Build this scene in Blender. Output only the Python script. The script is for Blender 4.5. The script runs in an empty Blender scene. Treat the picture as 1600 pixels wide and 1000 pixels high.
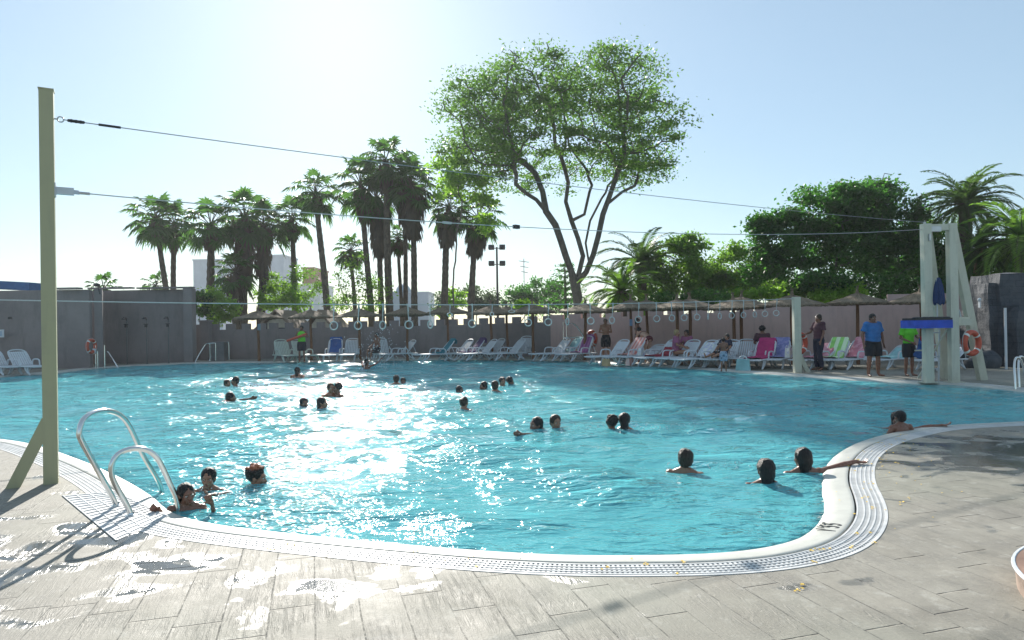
import bpy, bmesh, math, random
import numpy as np
from mathutils import Vector, Matrix, Euler
from mathutils import noise as mnoise
random.seed(7)
RNG = np.random.default_rng(11)
R = math.radians
SC = bpy.context.scene
COL = SC.collection
F = 1060.0
CAM_H = 1.6
PITCH = R(0.27)
ROLL = R(0.9)
CM = (Matrix.Rotation(R(90) + PITCH, 3, 'X') @ Matrix.Rotation(-ROLL, 3, 'Z'))

def ray(px, py):
    return CM @ Vector(((px - 800) / F, -(py - 500) / F, -1.0))

def G(px, py, z=0.0):
    d = ray(px, py)
    t = (z - CAM_H) / d.z
    return Vector((d.x * t, d.y * t, z))

def P(px, py, D):
    d = ray(px, py)
    t = D / d.y
    return Vector((d.x * t, D, CAM_H + d.z * t))

def GD(px, D, z=0.0):
    """ground point below picture column px at distance D"""
    v = P(px, 505, D)
    return Vector((v.x, D, z))

# ------------------------------------------------------------------ mesh collecting
class MB:
    def __init__(self):
        self.v = []; self.f = []
    def add(self, vs, fs):
        b = len(self.v)
        self.v.extend([tuple(p) for p in vs])
        self.f.extend([tuple(i + b for i in q) for q in fs])
        return self
    def box(self, c, s, rot=None, taper=1.0):
        hx, hy, hz = s[0] / 2, s[1] / 2, s[2] / 2
        vs = []
        for z in (-1, 1):
            k = taper if z > 0 else 1
            for x, y in ((-1, -1), (1, -1), (1, 1), (-1, 1)):
                vs.append(Vector((x * hx * k, y * hy * k, z * hz)))
        if rot is not None:
            m = rot if isinstance(rot, Matrix) else Euler(rot).to_matrix()
            vs = [m @ p for p in vs]
        c = Vector(c)
        return self.add([p + c for p in vs], [(0, 3, 2, 1), (4, 5, 6, 7), (0, 1, 5, 4), (1, 2, 6, 5), (2, 3, 7, 6), (3, 0, 4, 7)])
    def beam(self, p0, p1, w, h, up=(0, 0, 1)):
        p0, p1 = Vector(p0), Vector(p1)
        d = (p1 - p0); L = d.length; d.normalize()
        u = Vector(up)
        if abs(d.dot(u)) > .98: u = Vector((0, 1, 0))
        s = d.cross(u).normalized(); t = s.cross(d).normalized()
        m = Matrix((s, d, t)).transposed()
        return self.box((p0 + p1) / 2, (w, L, h), m)
    def tube(self, pts, r, n=8, caps=True, squash=1.0):
        pts = [Vector(p) for p in pts]
        rs = r if isinstance(r, (list, tuple)) else [r] * len(pts)
        vs = []; fs = []
        prev = None
        for i, p in enumerate(pts):
            a = pts[max(0, i - 1)]; b = pts[min(len(pts) - 1, i + 1)]
            d = (b - a)
            if d.length < 1e-9: d = Vector((0, 0, 1))
            d.normalize()
            if prev is None:
                u = Vector((0, 0, 1)) if abs(d.z) < .9 else Vector((1, 0, 0))
                s = d.cross(u).normalized()
            else:
                s = (prev - d * prev.dot(d)).normalized()
            prev = s
            t = d.cross(s)
            for k in range(n):
                a_ = 2 * math.pi * k / n
                vs.append(p + (s * math.cos(a_) + t * math.sin(a_) * squash) * rs[i])
        for i in range(len(pts) - 1):
            for k in range(n):
                k2 = (k + 1) % n
                fs.append((i * n + k, i * n + k2, (i + 1) * n + k2, (i + 1) * n + k))
        if caps:
            fs.append(tuple(range(n - 1, -1, -1)))
            fs.append(tuple((len(pts) - 1) * n + k for k in range(n)))
        return self.add(vs, fs)
    def lathe(self, prof, n=24, c=(0, 0, 0)):
        vs = []; fs = []
        for (r, z) in prof:
            for k in range(n):
                a = 2 * math.pi * k / n
                vs.append((c[0] + r * math.cos(a), c[1] + r * math.sin(a), c[2] + z))
        for i in range(len(prof) - 1):
            for k in range(n):
                k2 = (k + 1) % n
                fs.append((i * n + k, i * n + k2, (i + 1) * n + k2, (i + 1) * n + k))
        return self.add(vs, fs)
    def ell(self, c, r, n=12, m=8, rot=None):
        c = Vector(c)
        if not isinstance(r, (tuple, list)): r = (r, r, r)
        M = None
        if rot is not None: M = rot if isinstance(rot, Matrix) else Euler(rot).to_matrix()
        vs = []; fs = []
        for j in range(1, m):
            ph = math.pi * j / m
            for k in range(n):
                a = 2 * math.pi * k / n
                p = Vector((r[0] * math.sin(ph) * math.cos(a), r[1] * math.sin(ph) * math.sin(a), r[2] * math.cos(ph)))
                if M: p = M @ p
                vs.append(c + p)
        top = Vector((0, 0, r[2])); bot = Vector((0, 0, -r[2]))
        if M: top = M @ top; bot = M @ bot
        vs.append(c + top); vs.append(c + bot)
        T = len(vs) - 2; B = T + 1
        for j in range(m - 2):
            for k in range(n):
                k2 = (k + 1) % n
                fs.append((j * n + k, (j + 1) * n + k, (j + 1) * n + k2, j * n + k2))
        for k in range(n):
            k2 = (k + 1) % n
            fs.append((T, k, k2)); fs.append((B, (m - 2) * n + k2, (m - 2) * n + k))
        return self.add(vs, fs)
    def torus(self, c, Rr, r, n=28, m=10, rot=None, arc=None):
        c = Vector(c); M = None
        if rot is not None: M = rot if isinstance(rot, Matrix) else Euler(rot).to_matrix()
        a0, a1 = arc if arc else (0, 2 * math.pi)
        closed = arc is None
        cnt = n if closed else n + 1
        vs = []; fs = []
        for i in range(cnt):
            a = a0 + (a1 - a0) * i / n
            for j in range(m):
                b = 2 * math.pi * j / m
                p = Vector(((Rr + r * math.cos(b)) * math.cos(a), (Rr + r * math.cos(b)) * math.sin(a), r * math.sin(b)))
                if M: p = M @ p
                vs.append(c + p)
        for i in range(n):
            i2 = (i + 1) % cnt
            for j in range(m):
                j2 = (j + 1) % m
                fs.append((i * m + j, i2 * m + j, i2 * m + j2, i * m + j2))
        return self.add(vs, fs)
    def cap(self, p0, p1, r0, r1, n=10):
        p0, p1 = Vector(p0), Vector(p1)
        d = p1 - p0
        if d.length < 1e-6: return self.ell(p0, r0, n, 6)
        d = d.normalized()
        pts = []; rs = []
        for a in (-80, -50, -20):
            pts.append(p0 + d * r0 * math.sin(R(a))); rs.append(r0 * math.cos(R(a)))
        for a in (20, 50, 80):
            pts.append(p1 + d * r1 * math.sin(R(a))); rs.append(r1 * math.cos(R(a)))
        return self.tube(pts, rs, n)
    def mesh(self, name, smooth=True, angle=40):
        me = bpy.data.meshes.new(name)
        me.from_pydata(self.v, [], self.f)
        me.update()
        if smooth:
            me.polygons.foreach_set('use_smooth', [True] * len(me.polygons))
            try: me.set_sharp_from_angle(angle=R(angle))
            except Exception: pass
        return me
    def build(self, name, mat, parent=None, loc=None, smooth=True, angle=40, rotz=None):
        return link(name, self.mesh(name, smooth, angle), mat, parent, loc, rotz)

def link(name, me, mat=None, parent=None, loc=None, rotz=None):
    o = bpy.data.objects.new(name, me)
    COL.objects.link(o)
    if mat is not None:
        if isinstance(mat, (list, tuple)):
            me.materials.clear()
            for m in mat: me.materials.append(m)
        else:
            me.materials.clear(); me.materials.append(mat)
    if parent is not None: o.parent = parent
    if loc is not None: o.location = loc
    if rotz is not None: o.rotation_euler = (0, 0, rotz)
    return o

def np_mesh(name, verts, nper, smooth=False, uv=None):
    """mesh of independent polygons with nper corners each; verts (N*nper,3)"""
    verts = np.ascontiguousarray(verts, dtype=np.float32)
    n = len(verts) // nper
    me = bpy.data.meshes.new(name)
    me.vertices.add(len(verts)); me.vertices.foreach_set('co', verts.ravel())
    me.loops.add(len(verts)); me.loops.foreach_set('vertex_index', np.arange(len(verts), dtype=np.int32))
    me.polygons.add(n)
    me.polygons.foreach_set('loop_start', np.arange(n, dtype=np.int32) * nper)
    me.polygons.foreach_set('loop_total', np.full(n, nper, dtype=np.int32))
    if smooth: me.polygons.foreach_set('use_smooth', np.ones(n, dtype=bool))
    me.update(calc_edges=True)
    return me

def tag(o, label=None, cat=None, group=None, kind=None):
    if label: o['label'] = label
    if cat: o['category'] = cat
    if group: o['group'] = group
    if kind: o['kind'] = kind
    return o

def thing(name, label, cat, loc=(0, 0, 0), rotz=0.0, group=None, scale=None):
    o = bpy.data.objects.new(name, None)
    COL.objects.link(o)
    o.location = loc; o.rotation_euler = (0, 0, rotz)
    o.empty_display_size = .2
    if scale is not None: o.scale = (scale,) * 3 if not isinstance(scale, (tuple, list)) else scale
    return tag(o, label, cat, group)

def dup(root, loc, rotz, label=None, group=None, scale=None, skip=()):
    r = root.copy(); COL.objects.link(r)
    r.location = loc; r.rotation_euler = (0, 0, rotz)
    if scale is not None: r.scale = (scale,) * 3 if not isinstance(scale, (tuple, list)) else scale
    if label: r['label'] = label
    if group: r['group'] = group
    def rec(a, b):
        for ch in list(a.children):
            if ch.name.split('.')[0] in skip: continue
            c = ch.copy(); COL.objects.link(c); c.parent = b
            rec(ch, c)
    rec(root, r)
    return r

# ------------------------------------------------------------------ materials
class NT:
    def __init__(self, name):
        self.m = bpy.data.materials.new(name); self.m.use_nodes = True
        self.t = self.m.node_tree; self.t.nodes.clear()
        self.out = self.t.nodes.new('ShaderNodeOutputMaterial')
    def n(self, typ, **kw):
        nd = self.t.nodes.new('ShaderNode' + typ)
        for k, v in kw.items():
            if hasattr(nd, k) and not k[0].isupper():
                setattr(nd, k, v)
        for k, v in kw.items():
            if k[0].isupper() or k[0] == '_':
                key = k.lstrip('_').replace('__', ' ')
                if key.isdigit(): sock = nd.inputs[int(key)]
                else: sock = nd.inputs[key]
                self.set(sock, v)
        return nd
    def set(self, sock, v):
        if isinstance(v, bpy.types.NodeSocket): self.t.links.new(v, sock)
        elif isinstance(v, bpy.types.Node): self.t.links.new(v.outputs[0], sock)
        else:
            if isinstance(v, (tuple, list)) and len(v) == 3 and len(sock.default_value) == 4: v = (*v, 1)
            sock.default_value = v
    def math(self, op, a, b=None, c=None, clamp=False):
        nd = self.t.nodes.new('ShaderNodeMath'); nd.operation = op; nd.use_clamp = clamp
        self.set(nd.inputs[0], a)
        if b is not None: self.set(nd.inputs[1], b)
        if c is not None: self.set(nd.inputs[2], c)
        return nd.outputs[0]
    def mix(self, fac, a, b, blend='MIX'):
        nd = self.t.nodes.new('ShaderNodeMix'); nd.data_type = 'RGBA'; nd.blend_type = blend
        self.set(nd.inputs[0], fac); self.set(nd.inputs[6], a); self.set(nd.inputs[7], b)
        return nd.outputs[2]
    def noise(self, vec, scale, detail=4, rough=.55, dist=0):
        nd = self.n('TexNoise', Scale=scale, Detail=detail, Roughness=rough, Distortion=dist)
        if vec is not None: self.set(nd.inputs['Vector'], vec)
        return nd.outputs[0]
    def ramp(self, fac, stops):
        nd = self.t.nodes.new('ShaderNodeValToRGB')
        self.set(nd.inputs[0], fac)
        e = nd.color_ramp.elements
        while len(e) < len(stops): e.new(.5)
        for i, (p, c) in enumerate(stops):
            e[i].position = p
            e[i].color = (c, c, c, 1) if not isinstance(c, (tuple, list)) else (*c[:3], 1)
        return nd.outputs[0]
    def mapr(self, v, a, b, c=0., d=1.):
        nd = self.n('MapRange'); nd.clamp = True
        for i, x in enumerate((v, a, b, c, d)): self.set(nd.inputs[i], x)
        return nd.outputs[0]
    def coord(self, kind='Object'):
        return self.n('TexCoord').outputs[kind]
    def scalev(self, vec, s, rot=(0, 0, 0), loc=(0, 0, 0)):
        nd = self.n('Mapping'); self.set(nd.inputs[0], vec)
        nd.inputs['Scale'].default_value = s; nd.inputs['Rotation'].default_value = rot; nd.inputs['Location'].default_value = loc
        return nd.outputs[0]
    def bump(self, h, strength=.3, dist=.01, normal=None):
        nd = self.n('Bump', Strength=strength, Distance=dist)
        self.set(nd.inputs['Height'], h)
        if normal is not None: self.set(nd.inputs['Normal'], normal)
        return nd.outputs[0]
    def pbr(self, col, rough=.6, bump=None, metal=0., spec=None, **kw):
        nd = self.n('BsdfPrincipled')
        self.set(nd.inputs['Base Color'], col); self.set(nd.inputs['Roughness'], rough); self.set(nd.inputs['Metallic'], metal)
        if spec is not None: self.set(nd.inputs['Specular IOR Level'], spec)
        if bump is not None: self.set(nd.inputs['Normal'], bump)
        for k, v in kw.items(): self.set(nd.inputs[k.replace('__', ' ')], v)
        self.set(self.out.inputs[0], nd.outputs[0])
        return nd

def simple(name, col, rough=.6, var=.15, scale=6., bump=.0, metal=0., bscale=None, spec=None, bd=.01):
    t = NT(name); c = t.coord()
    n1 = t.noise(c, scale, 5, .6)
    dark = tuple(x * (1 - var) for x in col); lite = tuple(min(1, x * (1 + var)) for x in col)
    cc = t.mix(t.mapr(n1, .3, .7), dark, lite)
    b = None
    if bump: b = t.bump(t.noise(c, bscale or scale * 6, 4, .6), bump, bd)
    t.pbr(cc, rough, b, metal, spec)
    return t.m

def leafmat(name, c0, c1, trans, tw=.45, rough=.5, bigscale=.35):
    """leaf material: colour varies leaf by leaf and over large clumps; light passes through"""
    t = NT(name)
    isl = t.n('NewGeometry').outputs['Random Per Island']
    big = t.noise(t.coord(), bigscale, 2)
    f = t.math('ADD', t.math('MULTIPLY', isl, .6), t.math('MULTIPLY', t.mapr(big, .3, .7), .4))
    col = t.mix(f, c0, c1)
    d = t.n('BsdfPrincipled'); t.set(d.inputs['Base Color'], col); d.inputs['Roughness'].default_value = rough
    d.inputs['Specular IOR Level'].default_value = .3
    tr = t.n('BsdfTranslucent'); t.set(tr.inputs[0], t.mix(f, trans, tuple(min(1, x * 1.6) for x in trans)))
    mx = t.n('MixShader'); mx.inputs[0].default_value = tw
    t.t.links.new(d.outputs[0], mx.inputs[1]); t.t.links.new(tr.outputs[0], mx.inputs[2])
    t.t.links.new(mx.outputs[0], t.out.inputs[0])
    return t.m

def M_deck():
    t = NT('stamped_deck')
    c = t.coord()
    ang = R(16.5)
    rot = t.scalev(c, (1, 1, 1), (0, 0, -ang))     # y' along the boards
    sx = t.n('SeparateXYZ'); t.set(sx.inputs[0], rot)
    X, Y = sx.outputs[0], sx.outputs[1]
    W, L = .245, .84
    wob = t.math('MULTIPLY', t.math('SUBTRACT', t.noise(c, 3.0, 2), .5), .012)
    u = t.math('DIVIDE', t.math('ADD', X, wob), W)
    ci = t.math('FLOOR', u); uf = t.math('FRACT', u)
    rnd = t.n('TexWhiteNoise', noise_dimensions='1D'); t.set(rnd.inputs['W'], ci)
    v = t.math('ADD', t.math('DIVIDE', Y, L), t.math('MULTIPLY', rnd.outputs[0], 7.0))
    vi = t.math('FLOOR', v); vf = t.math('FRACT', v)
    rid = t.n('TexWhiteNoise', noise_dimensions='2D')
    cb = t.n('CombineXYZ'); t.set(cb.inputs[0], ci); t.set(cb.inputs[1], vi); t.set(rid.inputs[0], cb.outputs[0])
    eu = t.math('MULTIPLY', t.math('MINIMUM', uf, t.math('SUBTRACT', 1, uf)), W)
    ev = t.math('MULTIPLY', t.math('MINIMUM', vf, t.math('SUBTRACT', 1, vf)), L)
    jn = t.noise(c, 9, 3)
    ju = t.math('SUBTRACT', 1, t.mapr(eu, .0012, .0045))
    jv = t.math('SUBTRACT', 1, t.mapr(ev, .002, .007))
    ju = t.math('MULTIPLY', ju, t.math('MULTIPLY', t.mapr(jn, .38, .6, .15, .8), t.mapr(t.noise(c, .8, 2), .4, .6, .35, 1)))
    jv = t.math('MULTIPLY', jv, t.mapr(jn, .35, .5, .15, 1))
    joint = t.math('MAXIMUM', ju, jv)
    # wood grain relief
    off = t.n('CombineXYZ'); t.set(off.inputs[0], t.math('MULTIPLY', X, 26)); t.set(off.inputs[1], t.math('ADD', t.math('MULTIPLY', Y, 2.4), t.math('MULTIPLY', rid.outputs[0], 40))); 
    t.set(off.inputs[2], t.math('MULTIPLY', rid.outputs[0], 90))
    g1 = t.noise(off.outputs[0], 1.0, 3, .6, 1.2)
    ringy = t.math('PINGPONG', t.math('MULTIPLY', g1, 9), 1.0)
    fine = t.noise(c, 60, 4, .7)
    gm = t.mapr(t.noise(c, 1.7, 2), .42, .62)
    grain = t.math('MULTIPLY', ringy, t.mapr(gm, 0, 1, .25, 1))
    h = t.math('ADD', t.math('MULTIPLY', grain, .45), t.math('MULTIPLY', fine, .35))
    h = t.math('SUBTRACT', h, t.math('MULTIPLY', joint, 1.6))
    # colour
    big = t.noise(c, .55, 5, .6)
    mid = t.noise(c, 3.2, 6, .65)
    base = t.ramp(t.math('ADD', t.math('MULTIPLY', big, .5), t.math('MULTIPLY', mid, .5)),
                  [(.28, (.125, .113, .09)), (.43, (.21, .193, .158)), (.57, (.29, .27, .226)), (.72, (.38, .355, .30))])
    base = t.mix(t.mapr(rid.outputs[0], 0, 1, 0, .22), base, (.26, .25, .22))
    base = t.mix(t.math('MULTIPLY', t.math('MULTIPLY', t.mapr(ringy, .6, .92), gm), .28), base, (.2, .18, .155))
    st = t.mapr(t.noise(c, 1.15, 6, .75, .6), .54, .70)
    base = t.mix(t.math('MULTIPLY', st, .62), base, (.16, .15, .135))
    grm = t.noise(t.scalev(rot, (5, .9, 1)), 2.2, 6, .72, .5)
    base = t.mix(t.math('MULTIPLY', t.mapr(grm, .52, .68), .42), base, (.15, .145, .125))
    base = t.mix(t.math('MULTIPLY', t.mapr(t.noise(c, 6.5, 6, .75), .55, .7), .35), base, (.55, .54, .49))
    base = t.mix(t.math('MULTIPLY', t.mapr(t.noise(c, .35, 3), .45, .65), .25), base, (.30, .34, .26))
    # dark spots
    vo = t.n('TexVoronoi', Scale=5.5); t.set(vo.inputs['Vector'], c)
    spot = t.math('MULTIPLY', t.math('SUBTRACT', 1, t.mapr(vo.outputs[0], .02, .05)), t.mapr(t.noise(c, 2.3, 1), .56, .6))
    base = t.mix(t.math('MULTIPLY', spot, .6), base, (.08, .075, .07))
    base = t.mix(t.math('MULTIPLY', joint, .8), base, (.05, .046, .04))
    # wet film: puddles around the ladder, thin splash marks elsewhere, wet plus painted tree shade at right
    sep = t.n('SeparateXYZ'); t.set(sep.inputs[0], c)
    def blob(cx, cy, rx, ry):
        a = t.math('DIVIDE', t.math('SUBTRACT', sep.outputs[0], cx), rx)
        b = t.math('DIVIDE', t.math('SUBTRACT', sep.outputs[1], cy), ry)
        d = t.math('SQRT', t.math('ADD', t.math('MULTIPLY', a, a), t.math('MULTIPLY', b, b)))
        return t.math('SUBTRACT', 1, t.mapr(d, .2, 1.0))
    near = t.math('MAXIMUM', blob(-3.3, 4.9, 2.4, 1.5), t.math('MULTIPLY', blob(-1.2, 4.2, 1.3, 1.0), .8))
    near = t.math('MAXIMUM', near, t.math('MULTIPLY', blob(5.9, 7.9, 2.9, 2.0), 1.9))  # right deck: wet area, darkened further to stand in for tree shade
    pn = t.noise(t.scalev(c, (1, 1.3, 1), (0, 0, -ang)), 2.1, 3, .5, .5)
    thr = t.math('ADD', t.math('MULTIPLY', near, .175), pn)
    film_shade = t.mapr(thr, .63, .675)
    puddle_shade = t.mapr(thr, .71, .75)
    base = t.mix(t.math('MULTIPLY', film_shade, .45), base, t.mix(1.0, base, (.38, .40, .43), 'MULTIPLY'))
    base = t.mix(t.math('MULTIPLY', puddle_shade, .6), base, (.03, .033, .04))
    rough = t.mapr(mid, .3, .7, .62, .82)
    lerp_ = lambda f, a, b_: t.math('ADD', t.math('MULTIPLY', a, t.math('SUBTRACT', 1, f)), t.math('MULTIPLY', f, b_))
    rough = lerp_(film_shade, rough, .30)
    rough = lerp_(puddle_shade, rough, .07)
    hh = t.math('MULTIPLY', h, t.mapr(puddle_shade, 0, 1, 1, .22))
    b = t.bump(hh, .8, .008)
    t.pbr(base, rough, b, spec=.5)
    return t.m

def M_water():
    t = NT('pool_water')
    c = t.coord()
    n1 = t.noise(t.scalev(c, (.85, 1.6, 1), (0, 0, R(14))), 3.3, 3, .5, .7)
    n2 = t.noise(t.scalev(c, (.9, 1.5, 1), (0, 0, R(-16))), 9.5, 3, .5, .35)
    patch = t.mapr(t.noise(c, .42, 3, .5), .38, .62, .35, 1.6)
    n3 = t.noise(t.scalev(c, (.8, 2.0, 1), (0, 0, R(8))), 1.5, 2, .5, .9)
    h = t.math('MULTIPLY', t.math('ADD', t.math('ADD', t.math('MULTIPLY', n1, .075), t.math('MULTIPLY', n2, .024)), t.math('MULTIPLY', n3, .06)), patch)
    b = t.n('Bump', Strength=1.0, Distance=1.0); t.set(b.inputs['Height'], h)
    fr = t.n('Fresnel', IOR=1.21); t.set(fr.inputs['Normal'], b.outputs[0])
    gl = t.n('BsdfGlossy', Roughness=.07); gl.inputs[0].default_value = (1, 1, 1, 1); t.set(gl.inputs['Normal'], b.outputs[0])
    tr = t.n('BsdfTransparent'); tr.inputs[0].default_value = (.93, .985, .99, 1)
    rf = t.n('BsdfRefraction', Roughness=.0, IOR=1.33); rf.inputs[0].default_value = (.93, .985, .99, 1); t.set(rf.inputs['Normal'], b.outputs[0])
    df = t.n('BsdfDiffuse'); df.inputs[0].default_value = (.17, .72, .80, 1); t.set(df.inputs['Normal'], b.outputs[0])
    def mixs(f, x, y):
        m = t.n('MixShader'); t.set(m.inputs[0], f); t.t.links.new(x.outputs[0], m.inputs[1]); t.t.links.new(y.outputs[0], m.inputs[2]); return m
    body = mixs(.50, mixs(.68, tr, rf), df)
    mx = mixs(fr.outputs[0], body, gl)
    t.t.links.new(mx.outputs[0], t.out.inputs[0])
    va = t.n('VolumeAbsorption', Density=.12); va.inputs[0].default_value = (.25, .84, .94, 1)
    t.t.links.new(va.outputs[0], t.out.inputs[1])
    return t.m

def M_basin():
    t = NT('basin_paint'); c = t.coord()
    n = t.noise(c, .8, 4)
    n2 = t.noise(c, 14, 3)
    base = t.mix(t.mapr(n, .3, .7), (.62, .90, .93), (.78, .96, .97))
    base = t.mix(t.math('MULTIPLY', t.mapr(n2, .45, .7), .25), base, (.36, .70, .76))
    t.pbr(base, .6)
    return t.m

def M_plaster(name, c0, c1, stain):
    t = NT(name); c = t.coord()
    a = t.noise(c, .7, 6, .65); b_ = t.noise(t.scalev(c, (2.4, 2.4, .5)), 1.3, 5, .7); f = t.noise(c, 24, 4, .7)
    col = t.mix(t.mapr(a, .35, .65), c0, c1)
    col = t.mix(t.math('MULTIPLY', t.mapr(b_, .5, .72), .55), col, stain)
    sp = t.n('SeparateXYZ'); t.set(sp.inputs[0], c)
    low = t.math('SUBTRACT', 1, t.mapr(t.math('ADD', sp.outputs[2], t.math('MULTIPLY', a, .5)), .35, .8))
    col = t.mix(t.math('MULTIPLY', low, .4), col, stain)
    col = t.mix(t.math('MULTIPLY', f, .18), col, tuple(x * .6 for x in c0))
    t.pbr(col, .9, t.bump(t.math('ADD', f, t.math('MULTIPLY', a, 2)), .5, .012))
    return t.m

def M_wood(name, c0, c1):
    t = NT(name); c = t.coord()
    n = t.noise(t.scalev(c, (9, 9, .9)), 3, 5, .65)
    t.pbr(t.mix(t.mapr(n, .3, .7), c0, c1), .75, t.bump(n, .5, .01))
    return t.m

def M_thatch():
    t = NT('thatch_straw'); c = t.coord()
    sp = t.n('SeparateXYZ'); t.set(sp.inputs[0], c)
    ang = t.math('ARCTAN2', sp.outputs[1], sp.outputs[0])
    cb = t.n('CombineXYZ'); t.set(cb.inputs[0], t.math('MULTIPLY', ang, 14)); t.set(cb.inputs[1], t.math('MULTIPLY', sp.outputs[2], 3))
    n = t.noise(cb.outputs[0], 2.5, 5, .7)
    n2 = t.noise(c, 5, 4)
    col = t.mix(t.mapr(n, .3, .7), (.10, .075, .05), (.34, .26, .175))
    col = t.mix(t.math('MULTIPLY', t.mapr(n2, .5, .7), .5), col, (.10, .075, .055))
    t.pbr(col, .9, t.bump(n, .9, .03))
    return t.m

def M_bark(name, c0, c1, s=6):
    t = NT(name); c = t.coord()
    n = t.noise(t.scalev(c, (1, 1, .35)), s, 6, .7); 
    t.pbr(t.mix(t.mapr(n, .35, .65), c0, c1), .92, t.bump(n, .9, .04))
    return t.m

def M_skin(name, col):
    t = NT(name); c = t.coord()
    n = t.noise(c, 9, 3)
    col2 = (col[0] * 1.12, col[1] * .92, col[2] * .88)
    w = t.noise(c, 40, 3)
    t.pbr(t.mix(t.mapr(n, .35, .65), col, col2), t.mapr(w, .4, .6, .22, .5), t.bump(w, .15, .003), spec=.5)
    return t.m

def M_hair(name, col, rough=.42, top=None):
    t = NT(name); c = t.coord()
    n = t.noise(t.scalev(c, (60, 60, 9)), 1.6, 4, .7)
    cc = t.mix(t.mapr(n, .3, .7), tuple(x * .6 for x in col), tuple(x * 1.5 for x in col))
    if top:
        sp = t.n('SeparateXYZ'); t.set(sp.inputs[0], c)
        k = t.math('ADD', sp.outputs[2], t.math('MULTIPLY', n, .03))
        cc = t.mix(t.mapr(k, top[0], top[0] + .025), cc, top[1])
    t.pbr(cc, rough, t.bump(n, 1.0, .02), spec=.35)
    return t.m

def M_metal():
    t = NT('brushed_steel'); c = t.coord()
    n = t.noise(c, 30, 3)
    t.pbr((.72, .72, .70), t.mapr(n, .3, .7, .12, .24), None, 1.0)
    return t.m

def M_steel_dull():
    t = NT('dull_steel'); c = t.coord()
    n = t.noise(c, 20, 3)
    t.pbr((.5, .51, .52), t.mapr(n, .3, .7, .3, .5), None, .9)
    return t.m

def M_paint(name, col, dirt=(.25, .24, .18)):
    t = NT(name); c = t.coord()
    n = t.noise(c, 2.5, 6, .7); n2 = t.noise(t.scalev(c, (8, 8, .6)), 2, 4, .6)
    cc = t.mix(t.math('MULTIPLY', t.mapr(n, .5, .75), .35), col, dirt)
    cc = t.mix(t.math('MULTIPLY', t.mapr(n2, .52, .75), .3), cc, dirt)
    t.pbr(cc, .5, t.bump(n, .1, .01))
    return t.m

def M_cloth(name, col, col2=None, stripes=0):
    t = NT(name); c = t.coord()
    n = t.noise(c, 5, 4)
    a = t.mix(t.mapr(n, .3, .7), tuple(x * .8 for x in col), tuple(min(1, x * 1.15) for x in col))
    if col2 is not None:
        sp = t.n('SeparateXYZ'); t.set(sp.inputs[0], c)
        s = t.math('FRACT', t.math('MULTIPLY', sp.outputs[0], stripes)) if stripes else t.mapr(t.noise(c, 7, 2), .48, .54)
        a = t.mix(t.math('GREATER_THAN', s, .5), a, col2)
    t.pbr(a, .9, t.bump(t.noise(c, 60, 3), .4, .006))
    return t.m

def M_tile_roof():
    t = NT('roof_shingle'); c = t.coord()
    n = t.noise(c, 12, 4, .7)
    t.pbr(t.mix(n, (.12, .09, .07), (.32, .25, .19)), .9, t.bump(n, .6, .03))
    return t.m

def M_stone():
    t = NT('dark_rock'); c = t.coord()
    n = t.noise(c, 1.4, 8, .7); br = t.n('TexBrick'); t.set(br.inputs['Vector'], t.scalev(c, (1, 1, 1), (R(90), 0, 0)))
    br.inputs['Scale'].default_value = 1.3; br.inputs['Mortar Size'].default_value = .02
    br.inputs['Color1'].default_value = (.06, .068, .083, 1); br.inputs['Color2'].default_value = (.05, .057, .07, 1); br.inputs['Mortar'].default_value = (.035, .04, .05, 1)
    col = t.mix(t.mapr(n, .4, .7), br.outputs[0], (.10, .108, .122))
    t.pbr(col, .8, t.bump(n, 1.0, .08))
    return t.m

def M_building(name, col, win, sx, sz):
    t = NT(name); c = t.coord()
    n = t.noise(c, .4, 5, .6)
    cc = t.mix(t.mapr(n, .35, .7), col, tuple(x * .82 for x in col))
    t.pbr(cc, .85)
    return t.m

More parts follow.
